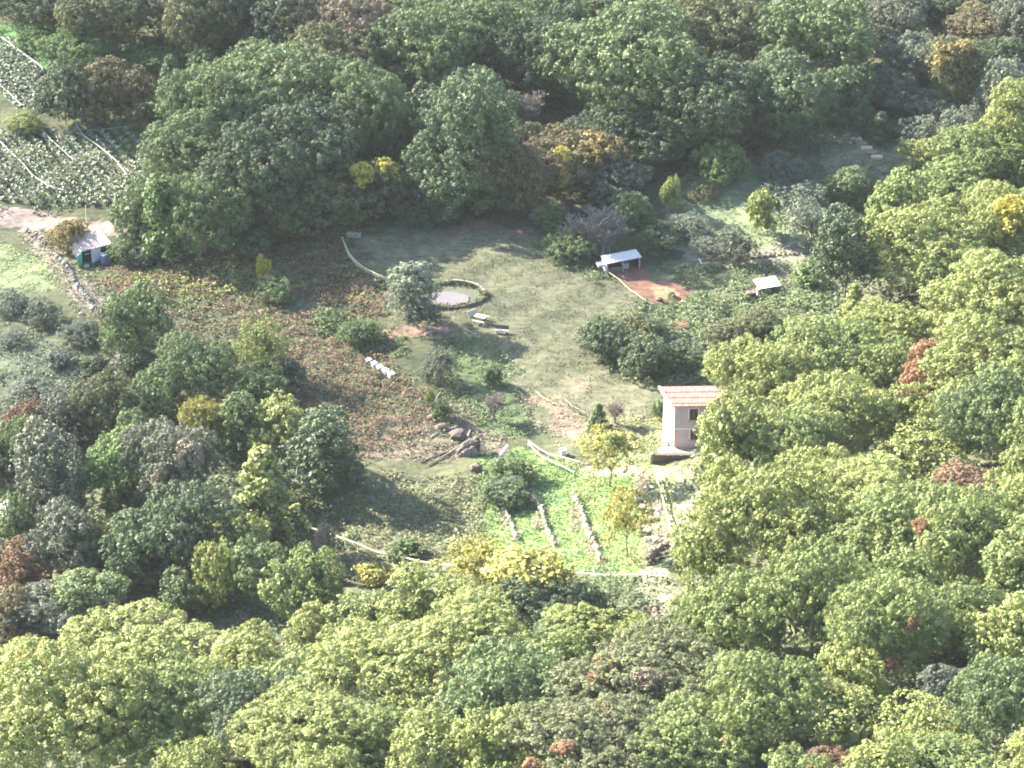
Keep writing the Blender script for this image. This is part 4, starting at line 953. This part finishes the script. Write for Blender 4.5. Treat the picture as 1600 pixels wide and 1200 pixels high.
# ---- beehives: a row of pale boxes
hv = None
HL = ['uppermost pale blue white box of the slanting row in the bracken', 'second pale box from the top of the slanting row', 'middle pale box of the slanting row in the bracken', 'second pale box from the bottom of the slanting row', 'lowest and largest pale box of the slanting row']
for i in range(5):
    px, py = 576+i*8.8, 567+i*5.8
    p = P(px, py)
    if hv is None:
        hv = empty('storage_box', p, R_(-52)); hv.scale = (.82, .82, .82); MB().box(-.33, .33, -.30, .30, -.1, .50).build('box_body', BLUEWHITE, hv)
        MB().box(-.38, .38, -.35, .35, .503, .64).build('lid', WHITE, hv); MB().box(-.2, .2, -.34, -.301, .06, .13).build('slot', GREYWOOD, hv); o = hv
    else:
        o = hv.copy(); COL.objects.link(o)
        for ch in list(hv.children): cc = ch.copy(); COL.objects.link(cc); cc.parent = o
        o.location = p; o.scale = [.84+.05*i]*3; o.rotation_euler = (0, 0, R_(-52+9*math.sin(i*3)))
    tag(o, HL[i], 'box', 'pale boxes in a row in the bracken')
bk = at(880, 711, 0, 'bucket', 'small pale blue bucket behind the yellow tree', 'bucket')
def cyl(r0, r1, z0, z1, k=14): 
    m = MB(); vs = [(r0*math.cos(2*math.pi*i/k), r0*math.sin(2*math.pi*i/k), z0) for i in range(k)]+[(r1*math.cos(2*math.pi*i/k), r1*math.sin(2*math.pi*i/k), z1) for i in range(k)]
    return m.poly(vs, [tuple(range(k))[::-1], tuple(range(k, 2*k))]+[(i, (i+1) % k, k+(i+1) % k, k+i) for i in range(k)])
cyl(.30, .36, 0, .72).build('bucket_body', PALEBLUE, bk); cyl(.38, .38, .723, .78).build('rim', WHITE, bk)
# ---- rails, fences, hoses
def railing(name, pts, label, cat, hgt=0.7, r=0.07, mat=PALEWOOD, step=1.8, group=None, posts=True, lower=False):
    w3 = [P(*p) for p in pts]; o = w3[0]; root = tag(empty(name, o), label, cat, group)
    path = []
    for a, b3 in zip(w3[:-1], w3[1:]):
        n = max(1, round((b3-a).length/step)); path += [a.lerp(b3, i/n) for i in range(n)]
    path.append(w3[-1]); path = [Vector((p.x, p.y, gz(p.x, p.y)))-o for p in path]
    MB().tube([p+Vector((0, 0, hgt)) for p in path], r, 6).build('rail', mat, root)
    if lower: MB().tube([p+Vector((0, 0, hgt*.5)) for p in path], r*.8, 6).build('rail', mat, root)
    if posts:
        for p in path: MB().tube([p+Vector((0, 0, -.3)), p+Vector((0, 0, hgt+.1))], r*.9, 6).build('post', mat, root)
    return root
railing('rail_fence', [(535,378),(539,388),(545,402),(556,415),(572,427),(592,437),(612,444)], 'curving pale rail fence along the left side of the clearing', 'fence', .6, .10, step=1.5, lower=True)
railing('rail_fence', [(482,835),(520,848),(560,862),(615,880),(660,890),(718,896)], 'long pale rail fence running down to the golden yellow tree', 'fence', .95, .10, step=2.2)
railing('rail_fence', [(880,905),(920,908),(980,910),(1042,912)], 'pale rail across the foot of the bright terraces', 'fence', .9, .09, step=2.4)
for k, (pp_, lb) in enumerate(((((826,695),(858,716),(905,728)), 'upper of two pale rails slanting towards the yellow tree'), (((826,699),(850,722),(897,744)), 'lower of two pale rails slanting towards the yellow tree'))):
    railing('handrail', pp_, lb, 'rail', .5, .09, step=2.2, group='pale slanting rails')
railing('rail_fence', [(950,430),(968,442),(985,458),(1005,472),(1020,480)], 'thin curved fence bounding the red earth pen', 'fence', .45, .05, step=1.2)
railing('handrail', [(1024,750),(1036,790),(1046,830),(1056,880)], 'thin pale handrail beside the stone steps', 'rail', .8, .07, step=1.8)
railing('rail_fence', [(915,652),(895,642),(880,628)], 'short dead wood rail above the blue bucket', 'fence', .6, .06, step=1.2, mat=PALEBARK)
def pole(px, py, px2, py2, z2, r, label, mat=WHITE, cat='post', name='leaning_post'):
    a = P(px, py); b4 = P(px2, py2, z2); o = tag(MB().tube([Vector((0, 0, -.2)), b4-a], r, 8, r*.8).build(name, mat), label, cat); o.location = a
pole(1101, 418, 1092, 404, .6, .07, 'leaning white post in the green scrub above the red earth pen')
pole(779, 713, 794, 696, .7, .22, 'short thick white post leaning at the right of the purple rock', name='leaning_post')
pole(261, 208, 259, 190, 1.0, .10, 'upright white post beside the orange sack')
pole(135, 345, 134, 320, 1.5, .07, 'slim pale pole behind the shed', PALEWOOD)
pole(1228, 372, 1226, 350, 1.6, .07, 'slim pale trunk like pole under the silver olive', PALEBARK)
pole(1225, 562, 1223, 550, 6.0, .35, 'small white finial rising above the bright wood', WHITE)
og = at(275, 192, 0, 'sack', 'orange sack at the wood edge above the crop plot', 'sack'); MB().rock((0, 0, .4), .55, (.8, .8, 1.1), 5).build('sack_body', ORANGEP, og); MB().rock((0.05, 0, 1.05), .14, (1, 1, 1.2), 6).build('tied_neck', ORANGEP, og)
tp = tag(MB().hexa([(0, 0, 0), (3.0, .5, 0), (2.8, 1.8, 0), (.3, 1.4, 0)], [(.2, .2, .45), (2.7, .7, .55), (2.5, 1.5, .35), (.5, 1.2, .6)]).build('tarpaulin', TARP), 'grey lilac tarpaulin heap between the two crop plots', 'tarpaulin'); tp.location = P(28, 210)
# fallen branches and rock
def log(pts, r, label, mat=PALEBARK):
    w3 = [P(x, y, r) for x, y in pts]; o = w3[0]; q = tag(MB().tube([p-o for p in w3], r, 7, r*.5).build('fallen_branch', mat), label, 'branch', 'fallen branches on the rubbly bank'); q.location = o
log([(735,672),(728,690),(705,706),(690,715),(668,727)], .14, 'curved pale fallen branch hugging the purple rock')
log([(712,668),(690,672),(672,684)], .12, 'short fallen branch left of the purple rock', GREYWOOD)
log([(700,706),(680,712),(655,722)], .10, 'thin dark fallen branch below the curved pale one', BROWNROCK)
log([(838,612),(850,622),(875,634)], .10, 'straight pale branch lying on bare earth above the rails')
log([(1205,422),(1215,430),(1222,428)], .07, 'tiny pale branch above the hutch')
log([(690,610),(672,640)], .10, 'pale branch near the yellow sapling')
pr = at(738, 712, 0, 'rock_outcrop', 'purple grey rock outcrop with a lilac face and tan right side', 'rock')
m = MB()
for x, y, z, q, sd in ((-.6, 1.0, .6, 1.25, 1), (.4, 1.1, .9, 1.15, 2), (-1.6, .9, .1, .8, 3), (.5, 1.6, 1.4, .7, 4), (-.2, 1.5, 1.2, .7, 5)): m.rock((x, y, z), q, (1, .8, 1.0), sd)
m.build('rock_mass', PURPLEROCK, pr); pr.scale = (.8, .8, .85)
m = MB()
for x, y, z, q, sd in ((-.7, .1, .3, .8, 6), (.3, .1, .4, .75, 7), (-1.4, .1, 0, .55, 8), (.0, .2, .9, .5, 9)): m.rock((x, y, z), q, (1, .5, 1.0), sd)
m.build('rock_face', LILACROCK, pr)
m = MB()
for x, y, z, q, sd in ((1.5, .5, .5, .75, 10), (2.2, .2, .1, .6, 11), (1.4, .8, 1.1, .5, 12)): m.rock((x, y, z), q, (.8, .7, 1.1), sd)
m.build('tan_slab', ORANGEROCK, pr)
for i, (px, py, r, mt, lb) in enumerate([(716,684,.9,PURPLEROCK,'dark purple boulder left of the rock outcrop'), (690,672,.7,BROWNROCK,'dark boulder at the top of the rubbly bank'), (744,735,.7,BROWNROCK,'brown boulder below the rock outcrop'), (675,655,.55,BROWNROCK,'dark boulder beside the small green bush'), (1048,462,.5,BROWNROCK,'dark lump on the red earth of the pen'), (1030,470,.4,SHUT,'reddish lump at the lower rim of the red earth'),
    (193,418,.35,PALESTONE,'pale stone right of the tank'), (128,492,.35,PALESTONE,'pale stone below the end of the stone wall'), (712,832,.4,PALESTONE,'pale stone in the shaded brambles'), (135,418,.4,PALESTONE,'pale stone in front of the shed door'), (108,940,.3,PALESTONE,'pale stone in the dark left thicket'), (160,540,.5,PALESTONE,'flat pale stone between the dark bushes')]):
    o = at(px, py, 0, 'boulder', lb, 'rock'); mm = MB().rock((0, 0, r*.4), r, (1.2, .9, .8), i); mm.build('rock', mt, o)
# rock pile, steps and terrace walls
wallrun('rock_pile', [(1012,885),(1022,872),(1035,862),(1048,856),(1075,852)], .55, 1.1, BROWNROCK, 'brown rock pile at the foot of the stone steps', 'rocks', 3)
wallrun('rock_pile', [(1016,962),(1024,950),(1030,975)], .6, .6, BROWNROCK, 'dark rock pile among the yellow green trees below the pale path', 'rocks', 4)
sp_ = P(1012, 760); stp = tag(empty('stone_steps', (sp_.x, sp_.y, 0)), 'steep pale stone steps with dark gap strips going down left of the handrail', 'steps')
for i in range(7):
    p = P(1004+i*5.0, 768+i*16.0); m = MB()
    rr = random.Random(i)
    for j in range(5):
        m.rock((p.x-sp_.x-1.1+j*.55+rr.uniform(-.2, .2), p.y-sp_.y+rr.uniform(-.35, .35), gz(p.x, p.y)+.30), .42*rr.uniform(.6, 1.25), (1.2, 1.1, .7), i*9+j)
    m.build('step', PALESTONE, stp)
    q = P(1010+i*5.0, 776+i*16.0); MB().box(-.7, .9, -.12, .12, -.3, .22).build('gap_strip', DARKWOOD, stp).location = (q.x-sp_.x, q.y-sp_.y, gz(q.x, q.y))  # dark strip stands for the gap between the stones
wallrun('terrace_wall', [(834,778),(846,800),(853,826),(868,858)], .30, .8, PALESTONE, 'middle of the three pale stone terrace walls', 'wall', 5, 'pale terrace walls')
wallrun('terrace_wall', [(894,776),(908,800),(916,830),(931,860),(938,880)], .34, .9, PALESTONE, 'right hand and longest pale stone terrace wall', 'wall', 6, 'pale terrace walls')
wallrun('terrace_wall', [(787,800),(798,820),(807,845)], .28, .7, PALESTONE, 'left hand and shortest pale stone terrace wall', 'wall', 7, 'pale terrace walls')
wallrun('dry_stone_wall', [(38,362),(70,382),(90,405),(112,430),(118,448),(135,468),(155,492)], .40, .7, STONE, 'long dry stone wall slanting down left of the shed', 'wall', 8)
wallrun('dry_stone_wall', [(118,446),(128,458),(142,474),(150,490)], .5, .6, plain('pinkish_stone', (.46, .38, .36), .9, .3), 'short pinkish wall at the lower end of the long stone wall', 'wall', 9)
wallrun('ledge_wall', [(1075,412),(1150,405),(1230,398),(1275,396)], .35, .35, BROWNROCK, 'grey brown ledge wall along the bottom of the orchard', 'wall', 14)
wallrun('stone_kerb', [(1392,222),(1420,216),(1445,220)], .3, .4, PALESTONE, 'short pale stone kerb above the yellow green willowy tree', 'kerb', 12)
wp = [P(x, y) for x, y in [(176,592),(184,580),(178,566),(186,552),(186,545)]]
m = MB()
for a, b5 in zip(wp[:-1], wp[1:]): m.hexa([(a.x-.35, a.y, a.z-.1), (a.x+.35, a.y, a.z-.1), (b5.x+.3, b5.y, b5.z-.1), (b5.x-.3, b5.y, b5.z-.1)], [(a.x-.35, a.y, a.z+.12), (a.x+.35, a.y, a.z+.12), (b5.x+.3, b5.y, b5.z+.12), (b5.x-.3, b5.y, b5.z+.12)])
tag(m.build('white_path', PALESTONE), kind='structure')
ws = at(1328, 212, 0, 'wooden_steps', 'pinkish wooden steps lying on the terrace at upper right', 'steps')
o0 = P(1328, 212)
for i in range(6):
    p = P(1330+i*8, 212+i*7)-o0; MB().box(-.7, .7, -.4, .4, -.3, .3).build('tread', ORANGEROCK if i % 2 else LILACROCK, ws).location = p
# ---- crop plots: rows of leafy plants, each row one thing
def cropline(a, b6, seed, mat, label, group):
    pa, pb = P(*a), P(*b6); L_ = (pb-pa).length; r_ = np.random.default_rng(seed); n = int(L_*60)
    u = r_.uniform(0, 1, n); kk = np.sin(u*L_*5.2+seed)*0.5+0.5
    x = pa.x+(pb.x-pa.x)*u+r_.normal(size=n)*.15; y = pa.y+(pb.y-pa.y)*u+r_.normal(size=n)*.15
    z = terr(x, y)-pa.z+.15+r_.uniform(.1, .75, n)*(.5+.5*kk)
    V, F = leafquads(np.stack([x-pa.x, y-pa.y, z], 1), unit(r_.normal(size=(n, 3))*.6+np.array([-.3, 0, 1])), r_.uniform(.16, .42, n), r_)
    o = tag(link('crop_row', npmesh('crop_row', V, F, r_.uniform(0, 1, n)), L[mat]), label, 'crop row', group); o.location = pa
L['crop'] = leafmat('leaf_crop', (0.07, 0.10, 0.055), (0.34, 0.38, 0.27), .15, .5)  # pale end of the range imitates white highlights on glossy leaves
rows = 19
for i in range(rows):
    f = i/(rows-1); x0_ = -150+f*345; y0_ = 212-6*f; slope = 95/88
    l = min((330-y0_)/slope*(0.95-.15*abs(f-.6)), (248-x0_)*.62+20); l = max(l, 40)
    x1_ = x0_+l; y1_ = y0_+l*slope
    if x1_ < 4: continue
    if x0_ < -20: y0_ += (-20-x0_)*slope; x0_ = -20
    if y1_ > 332: x1_ -= (y1_-332)/slope; y1_ = 332
    cropline((x0_, y0_), (x1_, y1_), 100+i, 'crop', 'leafy crop row with pale painted glints of the large lower plot', 'crop rows of the lower plot')
for i in range(8):
    f = i/7; x0_ = -70+f*90; y0_ = 60+f*5
    xe = min(x0_+105*.95, 66); ye = y0_+(xe-x0_)*1.15
    if x0_ < -20: y0_ += (-20-x0_)*1.15; x0_ = -20
    if ye > 175: xe -= (ye-175)/1.15; ye = 175
    if xe-x0_ < 12: continue
    cropline((x0_, y0_), (xe, ye), 200+i, 'crop', 'leafy crop row with pale painted glints of the small upper plot', 'crop rows of the upper plot')
def hose(pts, label, r=.09):
    w3 = [P(x, y) for x, y in pts]; path = []
    for a, b7 in zip(w3[:-1], w3[1:]):
        path += [a.lerp(b7, i/4) for i in range(4)]
    path.append(w3[-1]); o = path[0].copy()
    path = [Vector((p.x-o.x, p.y-o.y, gz(p.x, p.y)-o.z+.75+.05*math.sin(i*1.3))) for i, p in enumerate(path)]
    q = tag(MB().tube(path, r, 6).build('irrigation_hose', HOSE), label, 'hose', 'pale hoses over the crop plots'); q.location = o
hose([(118,200),(130,218),(160,240),(185,262),(199,282)], 'pale hose curving over the right part of the lower crop plot')
hose([(0,228),(25,252),(50,280),(75,298),(100,306)], 'pale hose curving over the left part of the lower crop plot')
hose([(64,208),(80,226),(105,248),(115,258)], 'short faint hose between the two long ones', .06)
hose([(2,66),(25,82),(50,100),(68,116)], 'pale hose along the upper crop plot edge')
hose([(-10,132),(12,150),(35,172)], 'pale hose at the left edge of the upper crop plot')
railing('plot_edge', [(120,206),(180,204),(230,196),(262,190)], 'dark low rail at the top edge of the lower crop plot', 'rail', .35, .06, mat=GREYWOOD, step=3)

# pale weeds growing along the terrace walls and between the steps
for i, pts in enumerate([[(828,776),(842,776),(876,858),(862,860)], [(888,772),(902,772),(946,884),(930,884)], [(782,798),(792,798),(814,846),(802,848)], [(990,745),(1018,745),(1052,870),(1020,870)]]):
    cover('wall_weeds', pts, 'beige', 44, .9, .24, 40+i, 2.0, -.4); cover('wall_weeds', pts, 'lime', 14, 1.1, .24, 50+i, 2.0, .2)
